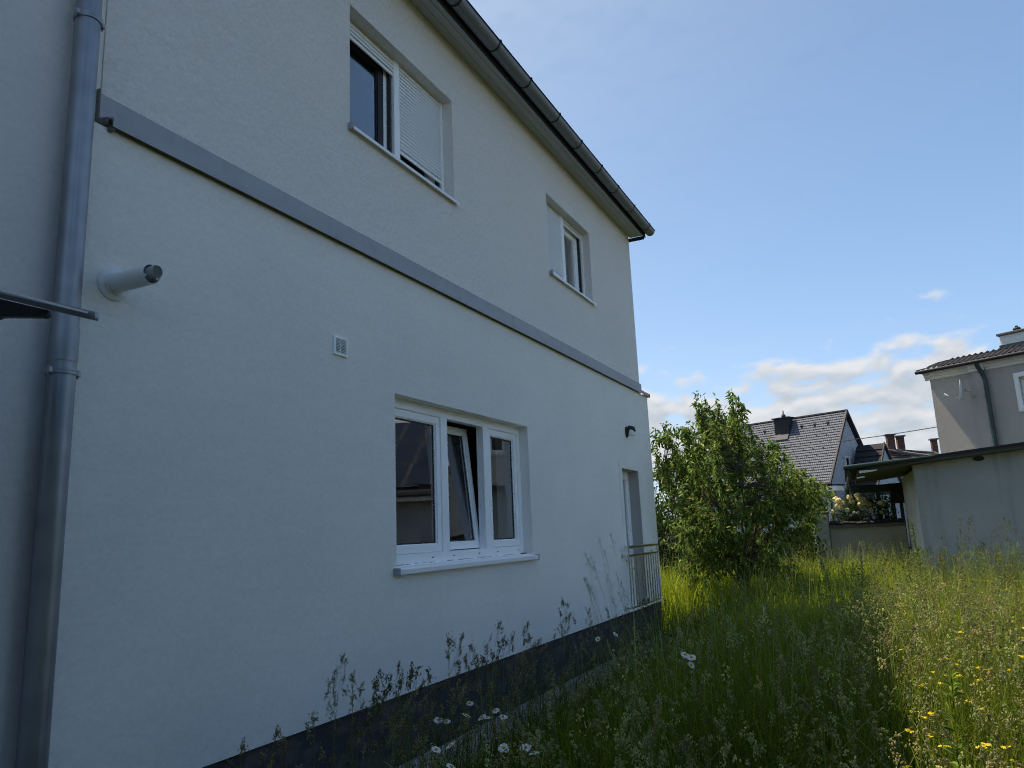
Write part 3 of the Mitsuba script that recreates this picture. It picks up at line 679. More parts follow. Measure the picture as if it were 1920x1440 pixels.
# ------------------------------------------------------------------ old house with brick chimneys
BH = thing('house', 'old house with brown hipped tile roof and brick chimneys, far behind', 'house')
BM = frame((2.6, 54.0, 0), (0.98, 0.2))
part(BH, 'wall', bx(0, 7.2, 0.0, 6, 0, 3.6), M_BEIGE, M=BM)
hv = np.array([(-0.4, -0.4, 3.5), (7.6, -0.4, 3.5), (7.6, 6.4, 3.5), (-0.4, 6.4, 3.5), (1.35, 2.2, 6.15), (4.6, 2.6, 5.75)])
hf = [(0, 1, 5), (0, 5, 4), (1, 2, 5), (2, 3, 4), (2, 4, 5), (3, 0, 4), (0, 2, 1), (0, 3, 2)]
part(BH, 'roof', trimesh.Trimesh(hv, hf, process=False), M_OLDTILE, M=BM)
n1 = np.cross(hv[1] - hv[0], hv[4] - hv[0])
n1 /= np.linalg.norm(n1)
for i in range(1, 16):
    f_ = i / 16
    a, b = hv[0] + (hv[4] - hv[0]) * f_, hv[1] + (hv[5] - hv[1]) * f_
    part(BH + '__roof', 'tile_course', tube([a + n1 * 0.01, b + n1 * 0.01], 0.035, 4), M_OLDTILE, M=BM)
part(BH, 'hip_ridge', cat([tube([hv[4] + [0, 0, 0.03], (hv[4] + hv[1]) / 2 + [0.2, -0.3, 0.4], ], 0.09, 6), tube([hv[4] + [0, 0, 0.03], hv[5] + [0, 0, 0.03]], 0.07, 6), tube([hv[5] + [0, 0, 0.03], hv[1] + [0, 0, 0.03]], 0.08, 6)]), M_CONC, M=BM)
for (x, y, w_, z0, z1) in ((1.75, 2.0, 0.46, 5.2, 7.05), (2.45, 2.4, 0.42, 5.2, 6.95), (4.55, 2.6, 0.34, 5.2, 6.62), (0.55, 3.4, 0.26, 5.0, 6.35)):
    c_ = part(BH, 'chimney', bx(x, x + w_, y, y + w_, z0, z1), M_BRICK, M=BM)
    part(c_, 'cap', bx(x - 0.09, x + w_ + 0.09, y - 0.09, y + w_ + 0.09, z1 + 0.002, z1 + 0.09), M_CONC, M=BM)

# ------------------------------------------------------------------ house with solar panels, seen in the window panes
SH = thing('house', 'house with dark solar panel roof, mirrored in the left ground floor pane', 'house')
SM = frame((11.2, 24.5, 0), (0.97, -0.25))
part(SH, 'wall', cat([bx(0, 12, 0, 8, 0, 3.3), slab_x(Polygon([(0, 3.3), (8, 3.3), (4, 6.2)]), 0.0, 12)]), M_GAR, M=SM)
part(SH, 'roof', slab_x(Polygon([(-0.5, 3.30), (4, 6.6), (8.5, 3.30), (8.5, 3.2), (4, 6.45), (-0.5, 3.18)]), -0.3, 12.3), M_DARKROOF, M=SM)
part(SH, 'fascia', bx(-0.3, 12.3, -0.53, -0.503, 2.98, 3.26), M_TRIM, M=SM)
part(SH, 'soffit', bx(-0.3, 12.3, -0.50, -0.002, 2.98, 3.0), M_TRIM, M=SM)
part(SH, 'gutter', tube([(-0.3, -0.60, 3.20), (12.3, -0.60, 3.20)], 0.06, 8), M_ANTH, M=SM)
part(SH, 'gable_wall', bx(-0.02, -0.002, 0.5, 7.5, 3.32, 3.9), M_TRIM, M=SM)
d_ = np.array([0, 4.5, 3.3]) / math.hypot(4.5, 3.3)
n_ = np.array([0, -d_[2], d_[1]])
for r_ in range(3):
    for c in range(10):
        o = np.array([0.3 + c * 1.12, -0.5, 3.30]) + d_ * (0.25 + r_ * 1.75) + n_ * 0.06
        q = trimesh.convex.convex_hull(np.vstack([o + np.array([a, 0, 0]) + d_ * b + n_ * h for a in (0, 1.06) for b in (0, 1.68) for h in (0, 0.04)]))
        k_ = part(SH, 'solar_panel', q, M_PANEL, M=SM)
        for a0, a1, b0, b1 in ((0, 1.06, 0, 0.014), (0, 1.06, 1.666, 1.68), (0, 0.014, 0.014, 1.666), (1.046, 1.06, 0.014, 1.666)):
            part(k_, 'frame', trimesh.convex.convex_hull(np.vstack([o + np.array([a, 0, 0]) + d_ * b + n_ * h for a in (a0, a1) for b in (b0, b1) for h in (0.041, 0.047)])), M_GREYMET, M=SM)

# tall hedge along the plot, right of and behind the photographer
HG = thing('hedge', 'tall dark clipped hedge along the plot edge, right of and behind the camera', 'hedge')
hm = trimesh.creation.icosphere(subdivisions=5)
for i, (x0, x1, y0, y1, h_) in enumerate(((6.6, 8.0, -7.0, 3.4, 4.4), (-0.5, 6.4, -8.4, -7.0, 3.6))):
    m_ = hm.copy()
    v_ = np.sign(m_.vertices) * np.abs(m_.vertices) ** 0.45
    v_ = v_ * np.array([(x1 - x0) / 2, (y1 - y0) / 2, h_ / 2]) + np.array([(x0 + x1) / 2, (y0 + y1) / 2, h_ / 2])
    v_ = v_ + (meshkit.fbm(v_ * 2.2, 4, 8)[:, None] - 0.5) * 0.5 * m_.vertices
    m_.vertices = v_
    part(HG, 'foliage', m_, M_HEDGE, smooth=False)

# overhead cable
W_ = thing('power_cable', 'thin overhead cable running from the beige house to the left', 'cable')
ca0, ca1 = at(RM, 0.02, 0.05, 4.60), np.array([-6.0, 38.0, 5.35])
tt = np.linspace(0, 1, 24)[:, None]
part(W_, 'wire', tube(ca0 + (ca1 - ca0) * tt - np.array([0, 0, 1]) * 0.5 * (4 * tt * (1 - tt)) * 0.5, 0.014, 6), M_ANTH)

#@PLANTS
# ------------------------------------------------------------------ vegetation helpers
def ribbons(base, h, lean, phi, w, col, K=4, droop=0.0, tipcol=None):
    """N grass blades as tapering ribbons: (vertices, faces, colours)"""
    n = len(base)
    t = np.linspace(0, 1, K)[None, :]
    L = lean[:, None] * t ** 2
    dirv = np.stack([np.cos(phi), np.sin(phi)], 1)
    z = h[:, None] * (t - droop * t ** 3)
    c = np.stack([base[:, 0:1] + L * dirv[:, 0:1], base[:, 1:2] + L * dirv[:, 1:2], base[:, 2:3] + z], -1)
    tw = phi + rng.uniform(0.6, 2.5, n)
    wd = np.stack([np.cos(tw), np.sin(tw), 0 * tw], 1)[:, None, :] * (w[:, None] * (1 - 0.85 * t ** 1.5))[..., None] * 0.5
    v = np.stack([c - wd, c + wd], 2).reshape(n, K * 2, 3)
    q = []
    for i in range(K - 1):
        a = 2 * i
        q += [(a, a + 1, a + 3), (a, a + 3, a + 2)]
    f = (np.array(q)[None] + (np.arange(n) * K * 2)[:, None, None]).reshape(-1, 3)
    cc = np.repeat(col[:, None, :], K * 2, 1)
    if tipcol is not None:
        tt = np.repeat(t[0], 2)[None, :, None]
        cc = cc * (1 - tt) + tipcol[:, None, :] * tt
    return v.reshape(-1, 3), f, cc.reshape(-1, 3)


OCT_V = np.array([(1, 0, 0), (-1, 0, 0), (0, 1, 0), (0, -1, 0), (0, 0, 1), (0, 0, -1)], float)
OCT_F = np.array([(0, 2, 4), (2, 1, 4), (1, 3, 4), (3, 0, 4), (2, 0, 5), (1, 2, 5), (3, 1, 5), (0, 3, 5)])


def spikelets(pos, axis, length, width, col):
    """N small pointed grains (octahedra stretched along their axis)"""
    n = len(pos)
    a = axis / np.linalg.norm(axis, axis=1, keepdims=True)
    r = np.cross(a, rng.normal(size=(n, 3)))
    r /= np.linalg.norm(r, axis=1, keepdims=True)
    s = np.cross(a, r)
    v = pos[:, None, :] + (OCT_V[None, :, 0:1] * r[:, None] + OCT_V[None, :, 1:2] * s[:, None]) * (width[:, None, None] * 0.5) + OCT_V[None, :, 2:3] * a[:, None] * (length[:, None, None] * 0.5)
    f = (OCT_F[None] + (np.arange(n) * 6)[:, None, None]).reshape(-1, 3)
    return v.reshape(-1, 3), f, np.repeat(col, 6, 0)


def join(parts):
    vs, fs, cs, o = [], [], [], 0
    for v, f, c in parts:
        vs.append(v); fs.append(f + o); cs.append(c)
        o += len(v)
    return np.vstack(vs), np.vstack(fs), np.vstack(cs)


def emit(key, vfc, bsdf):
    v, f, c = vfc
    scene[key] = mikit.ply(trimesh.Trimesh(v, f, process=False), bsdf, smooth=False, color=np.clip(c, 0, 1))


def jitter(base, n, amount=0.28, hue=0.07):
    b = np.asarray(base)[None] * np.exp(rng.normal(0, amount, (n, 1)))
    return b * (1 + rng.normal(0, hue, (n, 3)) * np.array([1.0, 0.35, 0.8]))


def stems(p0, p1, r, col, bend=None, K=4):
    """thin three sided stalks from p0 to p1"""
    n = len(p0)
    t = np.linspace(0, 1, K)
    b = np.zeros((n, 3)) if bend is None else bend
    c = p0[:, None] * (1 - t)[None, :, None] + p1[:, None] * t[None, :, None] + b[:, None] * (4 * t * (1 - t))[None, :, None]
    d = p1 - p0
    d /= np.linalg.norm(d, axis=1, keepdims=True) + 1e-9
    a = np.cross(d, np.array([0.3, 0.9, 0.1]))
    a /= np.linalg.norm(a, axis=1, keepdims=True) + 1e-9
    e = np.cross(d, a)
    ang = np.arange(3) * 2 * np.pi / 3
    rr = r[:, None] * (1 - 0.55 * t)[None]
    v = c[:, :, None] + rr[:, :, None, None] * (np.cos(ang)[None, None, :, None] * a[:, None, None] + np.sin(ang)[None, None, :, None] * e[:, None, None])
    q = []
    for i in range(K - 1):
        for j in range(3):
            k, l, m_, o = i * 3 + j, i * 3 + (j + 1) % 3, (i + 1) * 3 + (j + 1) % 3, (i + 1) * 3 + j
            q += [(k, l, m_), (k, m_, o)]
    f = (np.array(q)[None] + (np.arange(n) * K * 3)[:, None, None]).reshape(-1, 3)
    return v.reshape(-1, 3), f, np.repeat(col, K * 3, 0)


def patch(x, y, s=1.0, seed=0):
    return meshkit.fbm(np.stack([x * s, y * s, 0 * x + 3.7], -1), 3, seed)


def meadow(n, y0, y1):
    """n random places in the meadow between two distances, thinned near the slabs, kept out of walls and the lens"""
    out = []
    while sum(map(len, out)) < n:
        y = rng.uniform(y0, y1, 4 * n)
        x = rng.uniform(0.52, 3.41 + 0.30 * np.maximum(y, 0) + 1.6, 4 * n)
        ok = rng.random(4 * n) < np.clip((x - 0.50) / 1.0, 0.16, 1.0)
        ok &= np.hypot(x - 3.41, y) > 1.15
        ok &= ~((x > 3.85) & (y > 16.35)) & (y < 19.5)
        ok &= (y < 12.5) | (x > -9)
        out.append(np.stack([x[ok], y[ok]], 1))
    return np.vstack(out)[:n]


def back_meadow(n):
    """beyond the corner of the house the meadow also runs behind it"""
    y = rng.uniform(12.45, 19.5, n)
    x = rng.uniform(-4.5, 3.8, n)
    return np.stack([x, y], 1)


GREEN, DEEP, STRAW, PALE = (0.195, 0.275, 0.020), (0.068, 0.112, 0.018), (0.38, 0.33, 0.15), (0.24, 0.275, 0.08)
MID = (0.115, 0.18, 0.020)
SEED, SEEDG = (0.43, 0.445, 0.22), (0.29, 0.33, 0.12)
grass_parts, head_parts = [], []


def height_at(x, y):
    """how tall the sward stands: low beside the slabs and right before the camera, tallest to the right"""
    h = 0.70 + 0.30 * patch(x, y, 0.55, 4)
    low = np.where((y > 6.5) & (y < 12.4), 0.26, 0.42)
    h *= np.where(y > 12.4, 1.0, low + (1 - low) * np.clip((x - 0.7) / (1.7 - 0.06 * np.clip(y, 0, 12)), 0, 1))
    h *= 0.86 + 0.14 * np.clip((y - 2.0) / 5, 0, 1)
    h *= 0.78 + 0.50 * patch(x, y, 2.3, 14)
    return h


def sow(P, wid, hs, cols, K, leanf=(0.05, 0.38)):
    x, y = P[:, 0], P[:, 1]
    n = len(P)
    h = height_at(x, y) * rng.uniform(*hs, n)
    tone = patch(x, y, 0.8, 9)[:, None]
    c0, c1 = (jitter(c, n) for c in cols)
    col = c0 * (1 - tone) + c1 * tone
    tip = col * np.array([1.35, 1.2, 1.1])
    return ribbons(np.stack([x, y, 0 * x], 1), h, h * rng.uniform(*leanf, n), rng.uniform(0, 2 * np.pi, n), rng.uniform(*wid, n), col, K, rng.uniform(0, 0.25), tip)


# arching broader leaves and bent dry stalks that tangle the sward
e = np.vstack([meadow(2600, 1.3, 5.5), meadow(3400, 5.0, 12.0)])
hh_ = height_at(e[:, 0], e[:, 1])
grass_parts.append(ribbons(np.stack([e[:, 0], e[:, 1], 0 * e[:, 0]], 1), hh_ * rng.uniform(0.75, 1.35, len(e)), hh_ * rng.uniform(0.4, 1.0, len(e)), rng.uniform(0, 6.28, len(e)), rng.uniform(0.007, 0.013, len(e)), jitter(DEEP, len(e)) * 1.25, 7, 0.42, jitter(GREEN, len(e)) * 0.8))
e = meadow(420, 1.6, 12.0)
hh_ = height_at(e[:, 0], e[:, 1])
ph_ = rng.uniform(0, 6.28, len(e))
ln_ = hh_ * rng.uniform(0.3, 1.1, len(e))
b0 = np.stack([e[:, 0], e[:, 1], 0.25 * hh_], 1)
grass_parts.append(stems(b0, b0 + np.stack([ln_ * np.cos(ph_), ln_ * np.sin(ph_), 0.72 * hh_], 1), np.full(len(e), 0.0019), jitter((0.40, 0.38, 0.18), len(e)), np.stack([0 * ph_, 0 * ph_, 0.10 * hh_], 1), 6))
# sparse thin blades over the edge of the slabs
e = np.stack([rng.uniform(0.44, 1.35, 5200), rng.uniform(2.2, 11.8, 5200)], 1)
grass_parts.append(ribbons(np.stack([e[:, 0], e[:, 1], 0 * e[:, 0]], 1), rng.uniform(0.22, 0.62, len(e)), rng.uniform(0.02, 0.25, len(e)), rng.uniform(0, 6.28, len(e)), rng.uniform(0.003, 0.006, len(e)), jitter(DEEP, len(e)), 4))
# tall flower-stalk leaves that break the outline of the meadow
e = np.vstack([meadow(3600, 5.0, 17.0), back_meadow(1500)])
e = e[(e[:, 0] > 1.5) | (e[:, 1] > 12.5)]
grass_parts.append(ribbons(np.stack([e[:, 0], e[:, 1], 0 * e[:, 0]], 1), rng.uniform(0.85, 1.40, len(e)), rng.uniform(0.02, 0.35, len(e)), rng.uniform(0, 6.28, len(e)), rng.uniform(0.006, 0.011, len(e)), jitter(GREEN, len(e)), 5, 0.1, jitter(PALE, len(e))))
# leaves and stalks of the sward, denser and finer drawn near the camera
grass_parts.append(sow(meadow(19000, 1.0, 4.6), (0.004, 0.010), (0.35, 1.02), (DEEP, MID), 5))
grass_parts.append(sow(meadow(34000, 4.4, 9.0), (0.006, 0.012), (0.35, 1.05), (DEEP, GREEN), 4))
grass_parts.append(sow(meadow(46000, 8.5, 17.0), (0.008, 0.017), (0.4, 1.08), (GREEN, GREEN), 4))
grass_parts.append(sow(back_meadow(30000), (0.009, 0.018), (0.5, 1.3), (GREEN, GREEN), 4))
grass_parts.append(sow(meadow(2600, 1.0, 16.0), (0.004, 0.008), (0.25, 0.7), (STRAW, PALE), 4, (0.2, 0.9)))


def thin_left(P, keep):
    """ripe heads stand mostly in the sunny right part"""
    return P[rng.random(len(P)) < np.where(P[:, 0] > 2.7 + 0.03 * P[:, 1], 1.0, keep)]


def stalk_field(P, hs, r, nsp, size, cols, shape):
    """flowering stalks with their heads, drawn with nsp grains each"""
    x, y = P[:, 0], P[:, 1]
    n = len(P)
    h = np.maximum(height_at(x, y), 0.45) * rng.uniform(*hs, n)
    p0 = np.stack([x, y, 0 * x], 1)
    ph = rng.uniform(0, 2 * np.pi, n)
    lean = h * rng.uniform(0.02, 0.22, n)
    p1 = p0 + np.stack([lean * np.cos(ph), lean * np.sin(ph), h], 1)
    st = stems(p0, p1, np.full(n, r), jitter(PALE, n, 0.3))
    ax = (p1 - p0) / np.linalg.norm(p1 - p0, axis=1, keepdims=True)
    hl = rng.uniform(0.07, 0.14, n) * shape[0]
    t = rng.random((n, nsp))
    # a cocksfoot head: dense tip, a few one sided tufts below
    tuft = np.floor(t * 4) / 4 + 0.25 * rng.random((n, nsp)) * 0.42
    off = rng.normal(size=(n, nsp, 3)) * (0.0066 * shape[1]) * (1.3 - tuft[..., None])
    side = np.stack([np.cos(ph * 3), np.sin(ph * 3), 0 * ph], 1)
    pos = p1[:, None] + ax[:, None] * (tuft - 0.6)[..., None] * hl[:, None, None] + off + side[:, None] * ((np.floor(t * 4) % 2 * 1.6 - 0.6 * (np.floor(t * 4) == 2)) * 0.016 * shape[1])[..., None] * (1.2 - tuft)[..., None]
    col = np.repeat(jitter(cols, n, 0.22), nsp, 0) * np.exp(rng.normal(0, 0.15, (n * nsp, 1)))
    sp = spikelets(pos.reshape(-1, 3), (np.repeat(ax, nsp, 0) + rng.normal(0, 0.6, (n * nsp, 3))), rng.uniform(0.8, 1.3, n * nsp) * size, rng.uniform(0.4, 0.6, n * nsp) * size, col)
    return st, sp


for P, hs, r, nsp, size, shape, sc in ((thin_left(meadow(650, 1.5, 4.6), 0.55), (0.72, 1.12), 0.0014, 30, 0.014, (1.1, 1.25), SEED), (thin_left(meadow(1700, 4.4, 8.5), 0.26), (0.85, 1.24), 0.0017, 22, 0.018, (1.15, 1.4), SEED),
                                       (thin_left(meadow(2000, 8.0, 17.0), 0.34), (0.9, 1.30), 0.0024, 12, 0.026, (1.3, 1.8), SEEDG), (back_meadow(260), (0.9, 1.25), 0.0025, 9, 0.022, (1.2, 1.6), SEEDG)):
    st, sp = stalk_field(P, hs, r, nsp, size, sc, shape)
    grass_parts.append(st)
    head_parts.append(sp)
mg = thing('meadow_grass', 'tall unmown meadow grass filling the garden beside the house', 'grass', kind='stuff')
emit(mg + '__001', join(grass_parts), M_GRASS)
emit(mg + '__002', join(head_parts), M_GRASS)


# ------------------------------------------------------------------ single stalks that stand out
def cocksfoot_head(p1, ax, n_tufts, scale, dense):
    pos, axs, tufts = [], [], []
    side = rng.uniform(0, 2 * np.pi)
    for k in range(n_tufts):
        d = 0.022 * k * scale * (1 + 0.25 * k)
        out = 0.0 if k == 0 else (0.012 + 0.010 * k) * scale
        a_ = side + (k % 2) * 2.4 + rng.normal(0, 0.5)
        c = p1 - ax * d + np.array([math.cos(a_), math.sin(a_), 0.3]) * out
        tufts.append(c)
        m_ = int(dense * (1.2 if k == 0 else 0.8 if rng.random() < 0.8 else 0.4))
        pos.append(c + ax * rng.normal(0, 0.011, (m_, 1)) * scale + rng.normal(0, 0.0055, (m_, 3)) * scale)
        axs.append(ax + rng.normal(0, 0.5, (m_, 3)) + np.array([math.cos(a_), math.sin(a_), 0]) * (0.4 if k else 0))
    return np.vstack(pos), np.vstack(axs), tufts


def cocksfoot(x, y, h, lean, phi, scale, dense, name, label, cat_, group, col=SEED):
    k = thing(name, label, cat_, group)
    p0 = np.array([x, y, 0.0])
    p1 = p0 + np.array([lean * math.cos(phi), lean * math.sin(phi), h])
    emit(k + '__stem', stems(p0[None], p1[None], np.array([0.0018]), jitter(PALE, 1, 0.2), np.array([[-lean * 0.25 * math.cos(phi), -lean * 0.25 * math.sin(phi), 0]]), 6), M_GRASS)
    ax = (p1 - p0) / np.linalg.norm(p1 - p0) + np.array([math.cos(phi), math.sin(phi), 0]) * 0.25
    ax /= np.linalg.norm(ax)
    pos, axs, tf = cocksfoot_head(p1, ax, rng.integers(4, 7), scale, dense)
    n = len(pos)
    tf = np.array(tf)
    back = np.stack([p1 - ax * (0.024 * scale * i * (1 + 0.25 * i) + 0.012) for i in range(len(tf))])
    rach = join([stems(back, tf, np.full(len(tf), 0.0011), jitter(PALE, len(tf), 0.1), None, 3), stems(back[:-1], back[1:], np.full(len(tf) - 1, 0.0014), jitter(PALE, len(tf) - 1, 0.1), None, 3)])
    emit(k + '__seed_head', join([rach, spikelets(pos, axs, rng.uniform(0.009, 0.014, n) * scale, rng.uniform(0.004, 0.006, n) * scale, jitter(col, 1, 0.2) * np.exp(rng.normal(0, 0.15, (n, 1))))]), M_GRASS)
    return k


LAB_F, GRP_F = 'seed headed grass stalk rising from the shaded meadow beside the house', 'grass stalks with tufted seed heads'
for i in range(110):
    y = rng.uniform(1.75, 6.0)
    x = rng.uniform(0.95, 3.4 + 0.15 * y)
    if math.hypot(x - 3.41, y) < 1.3:
        continue
    lf, gf = (LAB_F, GRP_F) if y > 4.6 else ('seed headed grass stalk in the shaded foreground meadow at mid distance', 'foreground stalks farther off') if y > 3.0 else ('seed headed grass stalk nearest the camera along the bottom edge', 'foreground stalks at the bottom edge')
    cocksfoot(x, y, float(np.clip(height_at(np.array([x]), np.array([y]))[0] * rng.uniform(0.85, 1.2), 0.5, 1.15)), rng.uniform(0.02, 0.2), rng.uniform(0, 6.28), rng.uniform(1.05, 1.6), 30, 'grass_stalk', lf, 'grass stalk', gf)
# tall stalks whose heads stand against the pale wall
STALKS = [(0.95, 2.47, 0.84), (0.95, 2.66, 0.84), (0.9, 2.76, 0.77), (0.9, 2.96, 0.84), (0.85, 3.16, 0.97), (0.85, 3.23, 1.06), (0.9, 3.25, 0.97), (0.9, 3.32, 0.9), (0.95, 3.37, 0.92), (0.95, 3.41, 0.96), (1.0, 3.38, 0.87), (0.95, 3.49, 0.89), (0.95, 3.58, 0.97), (1.0, 3.53, 0.92), (1.0, 3.63, 0.94), (1.0, 3.68, 0.92), (0.9, 4.19, 1.02), (0.9, 4.36, 1.02), (0.95, 4.37, 0.96), (1.0, 4.21, 0.9), (1.0, 4.36, 0.9), (1.0, 4.49, 0.93), (1.0, 4.58, 0.87), (1.0, 4.67, 1.05), (1.0, 4.73, 0.95), (1.05, 4.76, 0.96), (1.0, 5.12, 1.0), (1.05, 5.03, 0.93), (1.1, 4.82, 0.85), (1.1, 4.98, 0.82), (1.15, 5.13, 0.77), (1.15, 5.17, 0.68), (1.05, 5.67, 1.1), (1.05, 5.73, 0.97), (1.05, 6.03, 0.81), (1.0, 5.73, 0.91), (1.2, 3.84, 0.82), (1.15, 4.11, 0.78), (1.2, 4.15, 0.76), (1.1, 3.61, 0.8), (1.15, 3.59, 0.76), (1.1, 3.89, 0.75), (1.2, 4.35, 0.66), (1.2, 4.47, 0.7), (1.3, 4.76, 0.62), (1.3, 5.04, 0.6), (1.3, 5.34, 0.58), (1.4, 5.27, 0.49), (1.3, 5.67, 0.56), (1.45, 5.44, 0.45), (1.1, 3.46, 0.75), (1.05, 3.51, 0.8), (1.2, 3.4, 0.65), (1.4, 4.11, 0.58), (1.5, 4.36, 0.5), (1.1, 4.97, 0.74), (1.3, 3.71, 0.61), (1.3, 3.54, 0.6), (1.0, 3.67, 0.82)]
STALKS += [(rng.uniform(0.72, 1.5), rng.uniform(3.3, 9.0), rng.uniform(0.45, 0.92)) for i in range(70)]
for (x, y, z) in STALKS:
    if y < 4.0:
        lab_, grp_ = 'seed headed grass stalk at the lower left foot of the wall', 'stalks at the left foot of the wall'
    else:
        lab_, grp_ = 'seed headed grass stalk before the dark plinth below the ground floor window', 'stalks before the plinth'
    lean, ph = rng.uniform(0.03, 0.16), rng.choice([2.0, 2.6, 0.3, 1.2]) + rng.normal(0, 0.5)
    dark = z > 0.86
    cocksfoot(x - lean * math.cos(ph), y - lean * math.sin(ph), z, lean, ph, rng.uniform(0.95, 1.5), int(rng.integers(16, 34)), 'tall_stalk', lab_, 'grass stalk', grp_, (0.17, 0.165, 0.07) if dark else (0.36, 0.335, 0.17))
LAB_W, GRP_W = 'slender tall grass stalk before the pale wall left of the railing', 'tall stalks left of the railing'
for (y, z) in [(6.85, 1.6), (6.63, 1.43), (6.58, 1.38), (6.51, 1.23), (6.94, 1.44), (7.01, 1.31), (7.16, 1.38), (7.28, 1.2), (7.42, 1.11), (7.39, 1.34), (7.49, 1.03), (6.67, 1.14), (6.87, 1.2), (6.58, 0.97), (7.16, 1.01), (7.16, 1.56), (7.61, 1.2), (7.0, 1.12)]:
    x = 0.90 + rng.normal(0, 0.06)
    cocksfoot(x + rng.uniform(0.0, 0.2), y + rng.uniform(0.0, 0.25), z, rng.uniform(0.1, 0.3), rng.choice([2.4, 3.0, 3.6, -2.2]), rng.uniform(0.7, 1.05), 9, 'tall_stalk', LAB_W, 'grass stalk', GRP_W, (0.14, 0.13, 0.06))
LAB_G, GRP_G = 'dark thin grass stalk standing before the grey garage wall', 'stalks before the garage'
for i in range(26):
    x, y = rng.uniform(3.9, 5.9), rng.uniform(9.5, 15.5)
    cocksfoot(x, y, rng.uniform(1.15, 1.62), rng.uniform(0.05, 0.3), rng.uniform(0, 6.28), 1.5, 12, 'tall_stalk', LAB_G, 'grass stalk', GRP_G, (0.20, 0.17, 0.09))


# ------------------------------------------------------------------ flowers
def petals_mesh(c, nrm_, r, n_pet, w, cup):
    z = np.asarray(nrm_, float)
    z /= np.linalg.norm(z)
    a = np.cross(z, [0.31, 0.2, 0.9])
    a /= np.linalg.norm(a)
    b = np.cross(z, a)
    V, Fc = [], []
    for i in range(n_pet):
        t = 2 * math.pi * i / n_pet + rng.normal(0, 0.06)
        d, s = math.cos(t) * a + math.sin(t) * b, -math.sin(t) * a + math.cos(t) * b
        rr, k = r * rng.uniform(0.85, 1.08), len(V)
        for q, ww in ((0.22, 0.35), (0.6, 1.0), (0.92, 0.8)):
            cc = c + d * rr * q + z * cup * rr * q * q
            V += [cc - s * w * ww / 2, cc + s * w * ww / 2]
        V.append(c + d * rr + z * cup * rr)
        Fc += [(k, k + 1, k + 3), (k, k + 3, k + 2), (k + 2, k + 3, k + 5), (k + 2, k + 5, k + 4), (k + 4, k + 5, k + 6)]
    return trimesh.Trimesh(np.array(V), Fc, process=False)


def disc_mesh(c, nrm_, r, h):
    m = revolve([(0, -0.2 * h), (r, 0), (r * 0.75, h * 0.7), (0, h)], 10)
    z = np.asarray(nrm_, float) / np.linalg.norm(nrm_)
    M = trimesh.geometry.align_vectors([0, 0, 1], z)
    M[:3, 3] = c
    return xf(m, M)


DAISIES = (('white daisy in the pair at the bottom edge nearest the slabs', 'front pair of daisies', ((1.28, 3.41, .62), (1.35, 3.43, .64))),
           ('white daisy in the loose row standing before the dark plinth', 'row of daisies before the plinth', ((.97, 3.94, .62), (1.03, 3.93, .62), (1.03, 4.15, .60), (.88, 4.46, .60), (1.14, 4.14, .60), (1.17, 4.15, .60), (1.18, 4.24, .62), (1.29, 4.12, .62))),
           ('white daisy in the group low in the shaded grass right of the front pair', 'three daisies in the shade', ((1.55, 3.61, .60), (1.69, 3.57, .62), (1.76, 3.51, .62))),
           ('white daisy seen against the far plinth left of the railing', 'two far daisies', ((1.10, 6.27, .75), (1.29, 6.17, .80))),
           ('white daisy deep in the shaded meadow away from the wall', 'daisies in the shaded meadow', ((2.15, 4.99, .85), (2.21, 4.90, .85), (2.20, 4.91, .80))),
           ('white daisy cut by the bottom edge of the view', None, ((1.46, 3.25, .60),)))
for lab_, grp_, spots in DAISIES:
  for (x, y, z) in spots:
    k = thing('daisy', lab_, 'flower', grp_)
    c = np.array([x, y, z])
    n_ = np.array([0.25, -0.25, 1.0]) + rng.normal(0, 0.3, 3)
    emit(k + '__stem', stems(np.array([[x + rng.normal(0, 0.06), y + rng.normal(0, 0.06), 0]]), c[None] - 0.004, np.array([0.0016]), jitter(DEEP, 1)), M_GRASS)
    part(k, 'petals', petals_mesh(c, n_, rng.uniform(0.024, 0.031), 17, 0.009, rng.uniform(-0.25, 0.2)), M_PETALW)
    part(k, 'centre', disc_mesh(c + n_ / np.linalg.norm(n_) * 0.001, n_, 0.009, 0.006), M_DISC)
LAB_Y, GRP_Y = 'small yellow flower in the drift across the sunlit meadow on the right', 'yellow meadow flowers'
near_y = [(3.37, 4.27, .65), (3.52, 4.14, .62), (3.45, 4.4, .60), (3.65, 4.02, .66), (3.67, 4.06, .66), (3.74, 4.07, .65), (3.75, 4.0, .62), (3.46, 4.87, .75), (3.35, 3.85, .60), (3.51, 4.22, .60)]
NFRONT = len(near_y)
for i in range(120):
    y = rng.uniform(4.4, 8.8) if i % 4 else rng.uniform(8, 12)
    near_y.append((rng.uniform(3.35, 3.45 + 0.165 * y), y, 0.62 + 0.22 * rng.random()))
for i, (x, y, z) in enumerate(near_y):
    k = thing('yellow_flower', 'yellow flower in the nearest grass at the lower right', 'flower', 'nearest yellow flowers') if i < NFRONT else thing('yellow_flower', LAB_Y, 'flower', GRP_Y)
    c = np.array([x, y, z])
    emit(k + '__stem', stems(np.array([[x + rng.normal(0, 0.05), y + rng.normal(0, 0.05), 0]]), c[None] - 0.004, np.array([0.0018]), jitter(GREEN, 1)), M_GRASS)
    ms = []
    fs = 0.65 if i < NFRONT else rng.uniform(0.40, 0.72)
    for j in range(int(rng.integers(4, 7))):
        o = c + (np.array([rng.normal(0, 0.014), rng.normal(0, 0.014), rng.normal(0, 0.006)]) * fs if j else 0)
        ms.append(petals_mesh(o, np.array([rng.normal(0, 0.3), rng.normal(0, 0.3), 1]), rng.uniform(0.012, 0.018) * fs, 6, 0.010 * fs, 0.25))
    part(k, 'petals', cat(ms), M_PETALY)


